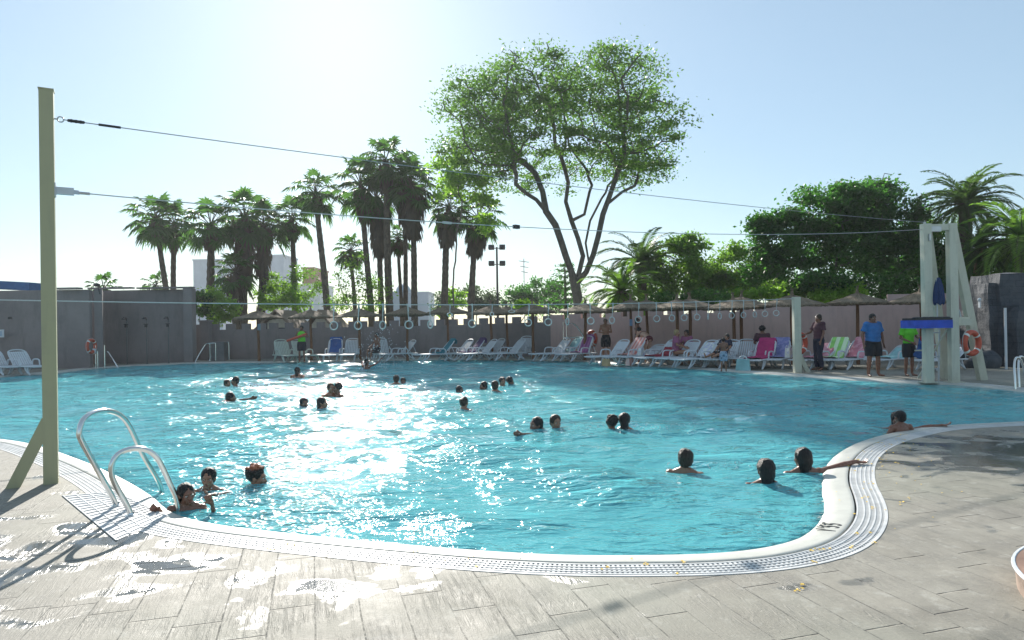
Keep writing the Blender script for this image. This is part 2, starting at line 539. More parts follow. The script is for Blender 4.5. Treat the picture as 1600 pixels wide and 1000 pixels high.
M = dict(
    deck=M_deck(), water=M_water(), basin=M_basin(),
    coping=simple('coping_cream', (.50, .50, .455), .5, .16, 2.2, .25, bscale=30, bd=.003),
    grate=simple('grate_white_plastic', (.60, .605, .60), .5, .16, 5),
    channel=simple('channel_dark', (.16, .165, .17), .7, .2, 4),
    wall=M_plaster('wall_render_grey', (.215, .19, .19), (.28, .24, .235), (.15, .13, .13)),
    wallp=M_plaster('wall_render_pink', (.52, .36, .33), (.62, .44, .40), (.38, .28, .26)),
    steel=M_metal(), dull=M_steel_dull(),
    post=M_paint('post_paint_olive', (.38, .37, .225)),
    tower=M_paint('tower_paint_cream', (.58, .57, .47)),
    white=M_paint('white_plastic', (.60, .63, .67), (.5, .5, .48)),
    whiteold=M_paint('aged_plastic', (.52, .58, .52), (.35, .38, .33)),
    buoy=simple('buoy_red', (.50, .075, .035), .5, .12, 6),
    buoyw=simple('buoy_band', (.75, .74, .70), .5, .08, 6),
    thatch=M_thatch(), pole=M_wood('pole_wood', (.10, .045, .02), (.24, .11, .05)),
    bark=M_bark('bark_grey', (.07, .065, .055), (.16, .145, .12)),
    palmbark=M_bark('palm_bark', (.055, .045, .035), (.15, .12, .09), 9),
    rust=M_bark('palm_fibre', (.13, .07, .03), (.34, .2, .09), 9),
    black=simple('black_plastic', (.02, .02, .022), .5, .2, 6),
    navy=M_cloth('navy_cloth', (.02, .045, .13)),
    blue=M_cloth('blue_cloth', (.05, .10, .52)),
    rope=simple('white_rope', (.48, .50, .50), .7, .1, 40),
    cable=simple('steel_cable', (.34, .36, .37), .5, .1, 20, metal=.6),
    stone=M_stone(), roof=M_tile_roof(),
    frond=leafmat('palm_frond', (.025, .05, .018), (.06, .10, .03), (.10, .20, .03), .38),
    frondd=leafmat('palm_dead_frond', (.055, .045, .032), (.12, .095, .06), (.10, .075, .04), .15),
    fanleaf=leafmat('fan_frond', (.018, .038, .015), (.045, .085, .025), (.10, .26, .035), .32),
    bigleaf=leafmat('feathery_leaf', (.022, .052, .018), (.058, .11, .028), (.15, .32, .04), .42),
    yleaf=leafmat('lime_leaf', (.06, .13, .02), (.12, .2, .03), (.30, .55, .05), .5),
    dkleaf=leafmat('dark_leaf', (.018, .045, .015), (.055, .11, .03), (.08, .26, .03), .40, bigscale=.6),
    midleaf=leafmat('mid_leaf', (.045, .09, .02), (.10, .16, .035), (.20, .40, .04), .42),
    greyleaf=leafmat('grey_leaf', (.03, .05, .03), (.07, .09, .05), (.10, .17, .06), .35),
    petal=simple('yellow_petal', (.80, .52, .07), .7, .3, 30),
    brick=simple('platform_brown', (.27, .165, .12), .8, .2, 5, .3, bscale=30),
    brickside=simple('platform_side', (.34, .255, .205), .85, .15, 6, .3, bscale=30),
)
# ================================================================== POOL CONTOUR (water line), traced on the ground plane
near_px = [(-260, 668), (-120, 672), (0, 683), (60, 693), (130, 716), (190, 742), (238, 770), (262, 791), (300, 806), (340, 814), (420, 824),
           (560, 838), (700, 850), (800, 857), (900, 861), (1000, 861), (1100, 859), (1180, 852), (1240, 838), (1270, 820),
           (1287, 796), (1288, 772), (1284, 748), (1292, 722), (1312, 702), (1345, 686), (1395, 673), (1450, 664), (1530, 659), (1600, 656), (1720, 650), (1850, 644)]
far_px = [(1720, 622), (1600, 610), (1500, 600), (1420, 597), (1300, 590), (1150, 580), (1050, 573), (950, 566), (860, 562), (700, 561), (575, 563), (450, 565),
          (300, 567), (170, 573), (100, 580), (0, 588), (-120, 597)]
NEAR = [G(*p).xy for p in near_px]
FAR = [G(*p).xy for p in far_px]
# close outside the frame
right_out = [Vector((17.5, 9.8)), Vector((18.2, 12.0))]
left_out = [Vector((-20.5, 17.5)), Vector((-18.5, 12.5))]

def catmull(pts, n, closed=True):
    out = []
    N = len(pts)
    for i in range(N):
        p0, p1, p2, p3 = pts[(i - 1) % N], pts[i], pts[(i + 1) % N], pts[(i + 2) % N]
        for k in range(n):
            t = k / n
            out.append(.5 * ((2 * p1) + (-p0 + p2) * t + (2 * p0 - 5 * p1 + 4 * p2 - p3) * t * t + (-p0 + 3 * p1 - 3 * p2 + p3) * t ** 3))
    return out

def resample(pts, step):
    out = [pts[0].copy()]; acc = 0
    N = len(pts)
    for i in range(N):
        a, b = pts[i], pts[(i + 1) % N]
        L = (b - a).length
        while acc + L >= step:
            t = (step - acc) / L
            a = a.lerp(b, t); out.append(a.copy()); L = (b - a).length; acc = 0
        acc += L
    if (out[-1] - out[0]).length < step * .6: out.pop()
    return out

CONT = resample(catmull(NEAR + right_out + FAR + left_out, 12), .09)
for _ in range(6):
    CONT = [(CONT[i - 1] + CONT[i] * 2 + CONT[(i + 1) % len(CONT)]) / 4 for i in range(len(CONT))]
NC = len(CONT)
# counter-clockwise (near edge runs left to right) -> outside is on the right of the direction of travel
def normals(c):
    ns = []
    for i in range(len(c)):
        d = c[(i + 2) % len(c)] - c[i - 2]
        d.normalize(); ns.append(Vector((d.y, -d.x)))
    for _ in range(5):
        ns = [(ns[i - 1] + ns[i] + ns[(i + 1) % len(ns)]).normalized() for i in range(len(ns))]
    return ns
NRM = normals(CONT)

def loop_at(off, z):
    return [Vector((CONT[i].x + NRM[i].x * off, CONT[i].y + NRM[i].y * off, z)) for i in range(NC)]

def strip(name, prof, mat, label=None, smooth=True, angle=50):
    """sweep a profile [(offset, z), ...] round the whole pool"""
    mb = MB(); vs = []
    for off, z in prof: vs += loop_at(off, z)
    fs = []
    for j in range(len(prof) - 1):
        for i in range(NC):
            i2 = (i + 1) % NC
            fs.append((j * NC + i, j * NC + i2, (j + 1) * NC + i2, (j + 1) * NC + i))
    mb.add(vs, fs)
    o = mb.build(name, mat, smooth=smooth, angle=angle)
    tag(o, label, None, None, 'structure')
    return o

WZ = -.04
OUTER = .47
strip('pool_coping', [(-.09, -1.7), (-.09, -.16), (-.075, -.13), (-.04, -.085), (-.005, -.042), (.03, -.018), (.12, -.004), (.20, 0.003), (.226, .004), (.232, .0), (.232, -.06)], M['coping'])
strip('drain_channel', [(.20, -.055), (.50, -.055)], M['channel'])
mb = MB()
# grate: cross ribs and five long runners
step_len = .09
for i in range(NC):
    near = CONT[i].y < 11.5 and CONT[i].x > -9
    k = 3 if near else 1
    a, b = CONT[i], CONT[(i + 1) % NC]; na, nb = NRM[i], NRM[(i + 1) % NC]
    for q in range(k):
        t = (q + .5) / k
        p = a.lerp(b, t); n = na.lerp(nb, t).normalized(); d = Vector((-n.y, n.x))
        w = (.017 if near else .05)
        p0 = p + n * .252; p1 = p + n * .462
        c = (p0 + p1) / 2
        mb.box((c.x, c.y, -.009), ((p1 - p0).length, w, .014), Matrix.Rotation(math.atan2(n.y, n.x), 3, 'Z'))
o = mb.build('overflow_grate', M['grate'], smooth=False); tag(o, None, None, None, 'structure')
strip('grate_runner', [(.248, -.02), (.248, .0), (.262, .0), (.262, -.02)], M['grate'], smooth=False)
for off in (.300, .340, .380, .420):
    strip('grate_runner', [(off, -.02), (off, .0015), (off + .012, .0015), (off + .012, -.02)], M['grate'], smooth=False)
strip('grate_edge', [(.452, -.02), (.452, .003), (.476, .004), (.476, -.05)], M['grate'], smooth=False)

# pool floor
def fill_poly(name, loops, z, mat):
    bm = bmesh.new()
    edges = []
    for lp in loops:
        vs = [bm.verts.new((p[0], p[1], z)) for p in lp]
        for i in range(len(vs)): edges.append(bm.edges.new((vs[i], vs[(i + 1) % len(vs)])))
    bmesh.ops.triangle_fill(bm, use_beauty=True, use_dissolve=False, edges=edges)
    bmesh.ops.recalc_face_normals(bm, faces=bm.faces)
    if sum(f.normal.z for f in bm.faces) < 0: bmesh.ops.reverse_faces(bm, faces=bm.faces)
    me = bpy.data.meshes.new(name); bm.to_mesh(me); bm.free()
    o = link(name, me, mat); tag(o, None, None, None, 'structure')
    return o
fill_poly('pool_floor', [[CONT[i] - NRM[i] * .08 for i in range(0, NC, 3)]], -1.55, M['basin'])
strip('pool_side', [(-.095, -1.56), (-.095, -.17)], M['basin'])
BIG = 420
outer = [Vector((-BIG, -BIG)), Vector((BIG, -BIG)), Vector((BIG, BIG)), Vector((-BIG, BIG))]
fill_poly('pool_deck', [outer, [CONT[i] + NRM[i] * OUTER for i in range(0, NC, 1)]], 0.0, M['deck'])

# ------------------------------------------------------------------ water surface
def make_water():
    poly = np.array([(p.x + n.x * .09, p.y + n.y * .09) for p, n in zip(CONT, NRM)])[::3]
    x0, y0 = poly.min(0); x1, y1 = poly.max(0)
    s = .085
    xs = np.arange(x0, x1, s); ys = np.arange(y0, y1, s)
    nx, ny = len(xs), len(ys)
    gx, gy = np.meshgrid(xs, ys, indexing='ij')
    ins = np.zeros(gx.shape, bool)
    px_, py_ = poly[:, 0], poly[:, 1]
    for i in range(len(poly)):
        xa, ya = poly[i - 1]; xb, yb = poly[i]
        if ya == yb: continue
        c = ((ya > gy) != (yb > gy)) & (gx < (xb - xa) * (gy - ya) / (yb - ya) + xa)
        ins ^= c
    z = np.zeros_like(gx)
    rng = np.random.default_rng(5)
    for k in range(34):
        lam = 10 ** rng.uniform(math.log10(.38), math.log10(2.6))
        th = rng.uniform(0, math.pi) if k % 2 else rng.normal(1.2, .45)
        amp = .0058 * (lam / 1.0) ** .8
        kk = 2 * math.pi / lam
        ph = rng.uniform(0, 6.28)
        wx = gx + .35 * np.sin(gy * .55 + k); wy = gy + .35 * np.sin(gx * .5 + 2 * k)
        mod = .55 + .45 * np.sin(gx * rng.uniform(.2, .7) + gy * rng.uniform(.2, .7) + k)
        q = np.sin(kk * (wx * math.cos(th) + wy * math.sin(th)) + ph)
        z += amp * mod * (q + .25 * np.cos(2 * (kk * (wx * math.cos(th) + wy * math.sin(th)) + ph)))
    z = np.clip(z, -.05, .05)
    cx = np.array([(p.x, p.y) for p in CONT[::2]]); dm = np.full(gx.shape, 9.0)
    for q in cx: np.minimum(dm, np.hypot(gx - q[0], gy - q[1]), out=dm)
    z *= np.clip((dm + .12) / .9, .12, 1)
    # ripples round the bathers
    for (bx, by, a) in RIPPLES:
        d = np.hypot(gx - bx, gy - by)
        z += a * np.cos(d * 16) * np.exp(-d * 1.6) * (d > .12)
    z += WZ
    idx = -np.ones(gx.shape, int)
    cell = ins[:-1, :-1] & ins[1:, :-1] & ins[:-1, 1:] & ins[1:, 1:]
    used = np.zeros(gx.shape, bool)
    used[:-1, :-1] |= cell; used[1:, :-1] |= cell; used[:-1, 1:] |= cell; used[1:, 1:] |= cell
    idx[used] = np.arange(used.sum())
    V = np.stack([gx[used], gy[used], z[used]], 1)
    ci, cj = np.nonzero(cell)
    Fq = np.stack([idx[ci, cj], idx[ci + 1, cj], idx[ci + 1, cj + 1], idx[ci, cj + 1]], 1)
    # skirt + bottom: closed body of water
    nb = len(V)
    Vb = V.copy(); Vb[:, 2] = -2.2
    Fb = Fq[:, ::-1] + nb
    sides = []
    cp = np.pad(cell, 1)
    for (di, dj, a, b) in ((-1, 0, (0, 1), (0, 0)), (1, 0, (1, 0), (1, 1)), (0, -1, (0, 0), (1, 0)), (0, 1, (1, 1), (0, 1))):
        nbr = cp[1 + di:1 + di + cell.shape[0], 1 + dj:1 + dj + cell.shape[1]]
        ei, ej = np.nonzero(cell & ~nbr)
        ia = idx[ei + a[0], ej + a[1]]; ib = idx[ei + b[0], ej + b[1]]
        sides.append(np.stack([ia, ia + nb, ib + nb, ib], 1))
    FF = np.concatenate([Fq, Fb] + sides)
    VV = np.concatenate([V, Vb])
    me = bpy.data.meshes.new('water')
    me.vertices.add(len(VV)); me.vertices.foreach_set('co', VV.astype(np.float32).ravel())
    me.loops.add(FF.size); me.loops.foreach_set('vertex_index', FF.astype(np.int32).ravel())
    me.polygons.add(len(FF)); me.polygons.foreach_set('loop_start', np.arange(len(FF), dtype=np.int32) * 4)
    me.polygons.foreach_set('loop_total', np.full(len(FF), 4, dtype=np.int32))
    sm = np.ones(len(FF), bool); sm[len(Fq):] = False
    me.polygons.foreach_set('use_smooth', sm)
    me.update(calc_edges=True)
    me.validate()
    o = link('water', me, M['water']); tag(o, None, None, None, 'structure')

# depth marking on the coping: it reads away from the camera, letter tops towards the water
def text_mesh(name, body, size, mat, loc, rot, parent=None, depth=.002):
    cu = bpy.data.curves.new(name, 'FONT'); cu.body = body; cu.size = size; cu.extrude = depth; cu.space_character = 1.25; cu.align_x = 'CENTER'; cu.align_y = 'CENTER'
    tmp = bpy.data.objects.new(name, cu); COL.objects.link(tmp)
    dg = bpy.context.evaluated_depsgraph_get()
    me = bpy.data.meshes.new_from_object(tmp.evaluated_get(dg))
    bpy.data.objects.remove(tmp)
    o = link(name, me, mat, parent); o.location = loc; o.rotation_euler = rot
    return o
q = G(1318, 827)
sgn = text_mesh('depth_marking', "1'55", .19, M['black'], (q.x, q.y, .0), (R(0), 0, R(78)))
# lay it on the sloping coping
i0 = min(range(NC), key=lambda i: (CONT[i] + NRM[i] * .13 - Vector((q.x, q.y))).length)
pt = CONT[i0] + NRM[i0] * .125; nrm = NRM[i0]
sgn.location = (pt.x, pt.y, -.001)
ydir = Vector((-nrm.x, -nrm.y, -.04)).normalized(); xdir = Vector((-nrm.y, nrm.x, 0)); zdir = xdir.cross(ydir)
sgn.rotation_euler = Matrix((xdir, ydir, zdir)).transposed().to_euler()
sgn.scale = (.62, 1.1, 1)
tag(sgn, "black painted depth figures 1'55 on the cream pool edge", 'marking')

# fallen yellow petals on grate and coping (past counting)
vs = []; 
rr = random.Random(3)
for k in range(900):
    i = rr.randrange(NC)
    p = CONT[i]
    if p.y > 9.5 or p.x < -2.2 or p.x > 9: continue
    if p.x < 1 and rr.random() < .55: continue
    off = rr.choice([rr.uniform(.20, .50), rr.uniform(.24, .46), rr.uniform(.3, .75)])
    c = p + NRM[i] * off + Vector((rr.uniform(-.05, .05), rr.uniform(-.05, .05)))
    for m_ in range(rr.choice([1, 1, 2, 3])):
        cc = c + Vector((rr.gauss(0, .018), rr.gauss(0, .018)))
        s = rr.uniform(.008, .017); a = rr.uniform(0, 3.14)
        e = Vector((math.cos(a), math.sin(a))) * s; g = Vector((-e.y, e.x)) * .7
        z0 = .006; 
        vs += [(cc.x - e.x, cc.y - e.y, z0), (cc.x + g.x, cc.y + g.y, z0 + rr.uniform(0, .005)), (cc.x + e.x, cc.y + e.y, z0 + .004), (cc.x - g.x, cc.y - g.y, z0 + rr.uniform(0, .005))]
for k in range(60):
    c = G(rr.gauss(1400, 45), rr.gauss(725, 35)); s = rr.uniform(.006, .014); a = rr.uniform(0, 3.14)
    e = Vector((math.cos(a), math.sin(a))) * s; g = Vector((-e.y, e.x)) * .7
    vs += [(c.x - e.x, c.y - e.y, .005), (c.x + g.x, c.y + g.y, .008), (c.x + e.x, c.y + e.y, .006), (c.x - g.x, c.y - g.y, .009)]
o = link('fallen_petals', np_mesh('fallen_petals', np.array(vs), 4), M['petal']); tag(o, 'yellow petals scattered over the white grate and deck', None, None, 'stuff')

# a white grid mat of the ladder landing (part of the grate), laid on the deck
lm = MB()
c1, c2, c3, c4 = G(98, 775), G(178, 768), G(262, 808), G(182, 845)
for k in range(18):
    t = (k + .5) / 18
    a = c1.lerp(c4, t); b = c2.lerp(c3, t)
    lm.beam((a.x, a.y, .006), (b.x, b.y, .006), .018, .008)
for k in range(5):
    t = k / 4
    a = c1.lerp(c2, t); b = c4.lerp(c3, t)
    lm.beam((a.x, a.y, .0055), (b.x, b.y, .0055), .012, .007)
c0_ = (c1 + c2 + c3 + c4) / 4
lm.add([(v.x, v.y, z) for z in (-.01, .0035) for v in (c1, c4, c3, c2)], [(3, 2, 1, 0), (4, 5, 6, 7), (0, 1, 5, 4), (1, 2, 6, 5), (2, 3, 7, 6), (3, 0, 4, 7)])
o = lm.build('drain_mat', M['grate'], smooth=False); tag(o, 'white ribbed drain grid on the deck at the foot of the near ladder', 'drain')

# ================================================================== WALLS
def wall_run(name, pts, tops, mat, label, thick=.25, merlon=None, mh=.28, cap=None):
    """pts: ground points; tops: heights at the points; merlon: (period, solid share)"""
    t = thing(name, label, 'wall', (pts[0].x, pts[0].y, 0))
    base = Vector((pts[0].x, pts[0].y, 0))
    w = MB(); mer = MB()
    for i in range(len(pts) - 1):
        a = Vector((pts[i].x, pts[i].y, 0)); b = Vector((pts[i + 1].x, pts[i + 1].y, 0))
        d = (b - a); L = d.length; d.normalize(); n = Vector((-d.y, d.x, 0))
        if n.y < 0: n = -n
        ha, hb = tops[i], tops[i + 1]
        A0 = a - base; B0 = b - base
        body = 0 if not merlon else mh
        vs = [A0, B0, B0 + n * thick, A0 + n * thick]
        vs2 = [A0 + Vector((0, 0, ha - body)), B0 + Vector((0, 0, hb - body)), B0 + n * thick + Vector((0, 0, hb - body)), A0 + n * thick + Vector((0, 0, ha - body))]
        w.add([v + Vector((0, 0, -.05)) for v in vs] + vs2, [(0, 3, 2, 1), (4, 5, 6, 7), (0, 1, 5, 4), (1, 2, 6, 5), (2, 3, 7, 6), (3, 0, 4, 7)])
        if merlon:
            per, sh = merlon
            x = 0
            while x < L - .1:
                x2 = min(L, x + per * sh * random.uniform(.93, 1.07))
                tm = (x + x2) / 2 / L
                h = ha + (hb - ha) * tm
                c = a + d * ((x + x2) / 2) + n * thick / 2 - base
                mer.box((c.x, c.y, h - mh / 2), (x2 - x, thick - .006, mh), Matrix.Rotation(math.atan2(d.y, d.x), 3, 'Z'))
                x += per
    if merlon:
        w.v += []; b = len(w.v)
        w.add(mer.v, mer.f)
    w.build('wall_body', mat, t, smooth=False)
    return t

# tall wall, left
LW0 = GD(-180, 27.0); LW1 = GD(140, 28.6)
LWa = GD(63, 28.2)
wl = wall_run('boundary_wall', [LW0, LW1], [3.22, 3.30], M['wall'], 'tall grey rendered wall behind the lifebuoy post at far left', .3)
# end face + recessed wall
LR0 = GD(147, 31.5); LR1 = GD(303, 32.2)
e = wall_run('boundary_wall', [GD(147.5, 28.95), GD(150, 31.45)], [3.34, 3.34], M['wall'], 'short wall return joining the two tall grey walls', .3)
wr = wall_run('boundary_wall', [GD(128, 31.7), LR1], [3.42, 3.46], M['wall'], 'tall grey wall with the three shower poles in front', .3)
pil = thing('wall_pillar', 'square grey pillar ending the tall shower wall', 'pillar', GD(296, 31.9))
MB().box((0, 0, 1.72), (.42, .34, 3.5)).build('pillar_shaft', M['wall'], pil, smooth=False)
# stepped top cover strips (cap pieces), white light gaps are openings between them
cp = thing('wall_coping', 'thin dark cap pieces along the tall left wall top', 'coping', LW0)
for (xa, xb, D, z) in ((88, 126, 28.4, 3.345), (141, 208, 31.2, 3.50), (217, 303, 31.9, 3.52)):
    a = GD(xa, D) - LW0; b = GD(xb, D) - LW0
    a.z = b.z = z
    MB().beam(a, b, .36, .07).build('cap', M['wall'], cp, smooth=False)

# crenellated wall
cw = [GD(303, 34.2), GD(420, 34.2), GD(560, 34.2), GD(700, 33.6), GD(800, 32.8), GD(860, 32.0)]
wall_run('battlement_wall', cw, [1.78, 1.80, 1.82, 1.84, 1.90, 1.92], M['wall'], 'low grey battlement wall behind the blue chair with narrow square merlons', .25, (.80, .52), .29)
cw2 = [GD(860, 32.0), GD(950, 30.6), GD(1080, 28.6), GD(1180, 27.4)]
wall_run('battlement_wall', cw2, [1.95, 2.02, 2.10, 2.16], M['wallp'], 'grey pink battlement wall with widely spaced gaps behind the thatched parasols', .25, (.92, .72), .22)
cw3 = [GD(1180, 27.4), GD(1308, 26.2)]
wall_run('battlement_wall', cw3, [2.13, 2.16], M['wallp'], 'plain pink wall behind the magenta and lilac loungers', .25)
cw4 = [GD(1308, 26.2), GD(1387, 25.4)]
wall_run('battlement_wall', cw4, [2.14, 2.14], M['wallp'], 'plain pink wall behind the man in the blue shirt', .25)
cw5 = [GD(1387, 25.4), GD(1550, 24.0)]
wall_run('battlement_wall', cw5, [2.46, 2.42], M['wallp'], 'higher pink wall behind the cream platform tower', .25)
pl = thing('wall_pillar', 'narrow capped grey pillar at the left start of the battlement wall', 'pillar', GD(322, 33.8))
MB().box((0, 0, .95), (.42, .4, 1.9)).build('pillar_shaft', M['wall'], pl, smooth=False)
MB().box((0, 0, 1.94), (.52, .5, .09)).build('pillar_cap', M['wall'], pl, smooth=False)

# blue roof edge at far left
br = thing('blue_awning', 'blue roof edge rising above the tall wall at far left', 'roof', GD(-160, 29.2))
a = P(-160, 438, 29.2); b = P(66, 449, 29.2)
m_ = MB(); o0 = br.location
m_.beam((0, 0, a.z), (b.x - o0.x, b.y - o0.y, b.z), 1.6, .34)
m_.build('roof_sheet', simple('blue_paint', (.03, .12, .30), .5), br, smooth=False)

# dark rock structure, right
rk = thing('rock_structure', 'dark blue grey rock block with a stepped top at the right edge', 'rock', GD(1572, 21.4))
ox, oy = rk.location.x, rk.location.y
mb = MB()
def rockblock(x0, x1, zt, D, dd=1.4):
    a = GD(x0, D); b = GD(x1, D)
    bm_ = bmesh.new()
    bmesh.ops.create_cube(bm_, size=1)
    bmesh.ops.subdivide_edges(bm_, edges=bm_.edges, cuts=7, use_grid_fill=True)
    for v in bm_.verts:
        v.co = Vector((((a.x + b.x) / 2 - ox) + v.co.x * (b.x - a.x), (D - oy) + dd / 2 + v.co.y * dd, zt / 2 + v.co.z * zt))
        nz = mnoise.noise_vector(v.co * 1.7) * .10
        if v.co.z > .1: v.co += Vector((nz.x, nz.y, nz.z * .6))
    vs = [v.co.copy() for v in bm_.verts]; bm_.verts.index_update()
    mb.add(vs, [tuple(v.index for v in f.verts) for f in bm_.faces]); bm_.free()
rockblock(1546, 1566, 2.62, 21.4)
rockblock(1564, 1640, 2.92, 21.25)
rockblock(1640, 1760, 2.7, 21.4)
rockblock(1590, 1700, 1.9, 20.6, .8)
mb.build('rock_body', M['stone'], rk, smooth=False)
sb = thing('stone_ornament', 'small pale rounded stone on the wall beside the dark rock', 'stone', P(1541, 457, 23.9))
s_ = MB(); s_.ell((0, .12, .12), (.30, .16, .22), 14, 10); s_.ell((.02, .12, .22), (.17, .12, .15), 12, 8)
s_.build('stone', M['white'], sb)
bo = thing('boulder', 'low rounded grey boulder at the foot of the dark rock', 'rock', GD(1540, 20.9))
s_ = MB(); s_.ell((0, 0, .2), (.42, .35, .34), 16, 10); s_.ell((-.3, .1, .12), (.3, .3, .22), 14, 8)
for i, v in enumerate(s_.v):
    nv = mnoise.noise_vector(Vector(v) * 4) * .06; s_.v[i] = (v[0] + nv.x, v[1] + nv.y, v[2] + nv.z)
s_.build('stone', M['stone'], bo)

# round platform, bottom right
rp = thing('round_platform', 'low round brown platform with a white edge at the bottom right', 'platform', (3.71, 3.52, 0))
pr = MB(); pr.lathe([(.90, -.02), (.905, .06), (.912, .118)], 72); pr.build('platform_side', M['brickside'], rp)
pr = MB(); pr.lathe([(.910, .122), (.922, .124), (.926, .132), (.922, .141), (.908, .143), (.904, .139)], 72); pr.build('platform_rim', M['white'], rp)
pr = MB(); pr.lathe([(.905, .10), (.905, .139), (.0, .141)], 72); pr.build('platform_top', M['brick'], rp)
# ================================================================== POSTS, TOWER, CABLES
pb = G(80, 755)
post = thing('cable_post', 'tall olive square post with a slanted brace at left', 'post', (pb.x, pb.y, 0), R(30))
topz = P(71, 142, pb.y).z
W_ = .128
mb = MB(); mb.box((0, 0, topz / 2), (W_, W_, topz)); mb.build('shaft', M['post'], post, smooth=False)
MB().box((0, 0, topz + .006), (W_ + .012, W_ + .012, .014)).build('top_cap', M['post'], post, smooth=False)
bb = G(8, 766); a = P(72, 660, pb.y)
br_m = MB(); lo = Matrix.Rotation(-R(30), 3, 'Z') @ Vector((bb.x - pb.x + .03, bb.y - pb.y + .04, -.02)); lo.y = 0; hi = Vector((-.02, 0, a.z + .03))
br_m.beam(lo, hi, .115, .12, up=(0, 1, 0)); br_m.build('brace', M['post'], post, smooth=False)
# eye bolt and clevis plate
e1 = P(83, 184, pb.y); e2 = P(84, 296, pb.y)
l1 = Vector((W_ / 2, 0, e1.z)); l2 = Vector((W_ / 2, 0, e2.z))
mb = MB(); mb.tube([l1 - Vector((.02, 0, 0)), l1 + Vector((.03, 0, 0))], .008, 8); mb.torus(l1 + Vector((.058, 0, 0)), .028, .007, 18, 8, (R(90), 0, 0))
mb.build('eye_bolt', M['dull'], post)
mb = MB(); mb.box(l2 + Vector((.0, 0, 0)), (.02, .11, .14)); mb.box(l2 + Vector((.085, 0, -.005)), (.17, .05, .075)); mb.box(l2 + Vector((.19, 0, -.008)), (.06, .035, .04), (0, R(5), 0), .8)
mb.build('cable_bracket', M['dull'], post, angle=20)

tb = G(1448, 598)                                    # tower: front left post
TD = tb.y
TX0 = GD(1449, TD).x; TX1 = GD(1489, TD).x
TH = P(1437, 350, TD).z
tower = thing('platform_tower', 'cream steel tower with slanted legs and a blue platform at right', 'tower', (TX0, TD, 0))
LH = TX1 - TX0
lean = R(1.0)
def T_(x, y, z): return Vector((x - math.sin(lean) * 0, y, z))
for k, x in enumerate((0, LH)):
    mb = MB(); mb.box((x, 0, TH / 2), (.19, .17, TH)); mb.box((x, 0, .012), (.34, .32, .02)); mb.build('leg', M['tower'], tower, smooth=False)
    # slanted leg: leaves the top and lands to the right, further back
    x_end = x + (1.0 if k else 1.0); yb = .45 if k else .9
    mb = MB(); mb.beam((x + .09, .12, TH - .12), (x_end, yb, 0.0), .18, .16, up=(0, 1, 0)); mb.build('slanted_leg', M['tower'], tower, smooth=False)
mb = MB(); mb.box((LH / 2, 0, TH - .09), (LH - .19, .13, .15)); mb.build('top_beam', M['tower'], tower, smooth=False)
mb = MB(); mb.box((LH / 2 + .30, .1, 1.45), (LH + .36, .12, .15)); mb.build('cross_beam', M['tower'], tower, smooth=False)
mb = MB(); mb.beam((LH + .06, .05, 1.50), (LH + .50, .22, 1.50), .13, .16); mb.build('cross_beam', M['tower'], tower, smooth=False)
mb = MB()
mb.tube([(.12, .06, 1.30), (LH - .1, .62, .05)], .022, 8); mb.tube([(LH - .1, .06, 1.30), (.12, .62, .05)], .022, 8)
mb.tube([(.1, .7, .75), (LH, .7, .75)], .018, 8); mb.tube([(.1, .04, .32), (.62, .9, .32)], .018, 8)
mb.build('cross_brace', M['tower'], tower)
PX0 = P(1407, 506, TD + .20).x - TX0; PX1 = P(1489, 506, TD - .40).x - TX0
mb = MB(); mb.box(((PX0 + PX1) / 2, -.10, 1.42), (PX1 - PX0, .60, .19)); pdk = mb.build('platform_deck', M['blue'], tower, smooth=False)
mb = MB(); mb.box(((PX0 + PX1) / 2 + .02, -.10, 1.542), (PX1 - PX0 - .04, .58, .05))
for k in range(9): mb.ell((PX0 + .08 + k * (PX1 - PX0 - .16) / 8, -.3 + .05 * (k % 2), 1.57), (.09, .07, .028), 10, 6)
mb.build('platform_mat', M['black'], pdk, smooth=False)
# ladder behind the platform
mb = MB()
for x in (.16, .16 + .40): mb.tube([(x, .50, 0), (x, .42, 1.35)], .022, 8)
for k in range(4): mb.tube([(.16, .49 - .02 * k, .3 + .3 * k), (.56, .49 - .02 * k, .3 + .3 * k)], .016, 8)
mb.build('ladder', M['white'], tower)
mb = MB(); mb.tube([(LH + .10, .05, 1.9), (LH + .22, .08, 1.7), (LH + .26, .1, 1.56)], .018, 6); mb.build('hook_arm', M['white'], tower)
pul = MB(); pul.box((.16, -.02, TH - .13), (.36, .10, .13)); pul.tube([(-.02, 0, TH), (-.02, 0, TH + .05)], .03, 8); pul.box((.03, -.1, TH - .34), (.04, .05, .16))
pul.build('cable_winch', M['dull'], tower, smooth=False)
# short blind post left of the man's vest: third upright seen behind the platform
# closed navy parasol on the platform
cpz = 1.59
cpo = thing('closed_parasol', 'closed navy parasol on a white pole standing on the tower platform', 'parasol', (TX0 + .17, TD - .12, cpz))
mb = MB(); mb.tube([(0, 0, 0), (0, 0, .92)], .016, 8); mb.build('pole', M['white'], cpo)
mb = MB()
vs = []; n = 20; prof = [(.02, .95), (.05, .9), (.085, .75), (.11, .55), (.12, .40), (.10, .30)]
mb.lathe(prof, n)
mb.v = [(x * (1 + .22 * math.cos(7 * math.atan2(y, x))) + .04, y * (1 + .2 * math.cos(7 * math.atan2(y, x))), z + (.03 * math.cos(5 * math.atan2(y, x)) if z < .35 else 0)) for x, y, z in mb.v]
mb.build('canopy', M['navy'], cpo)

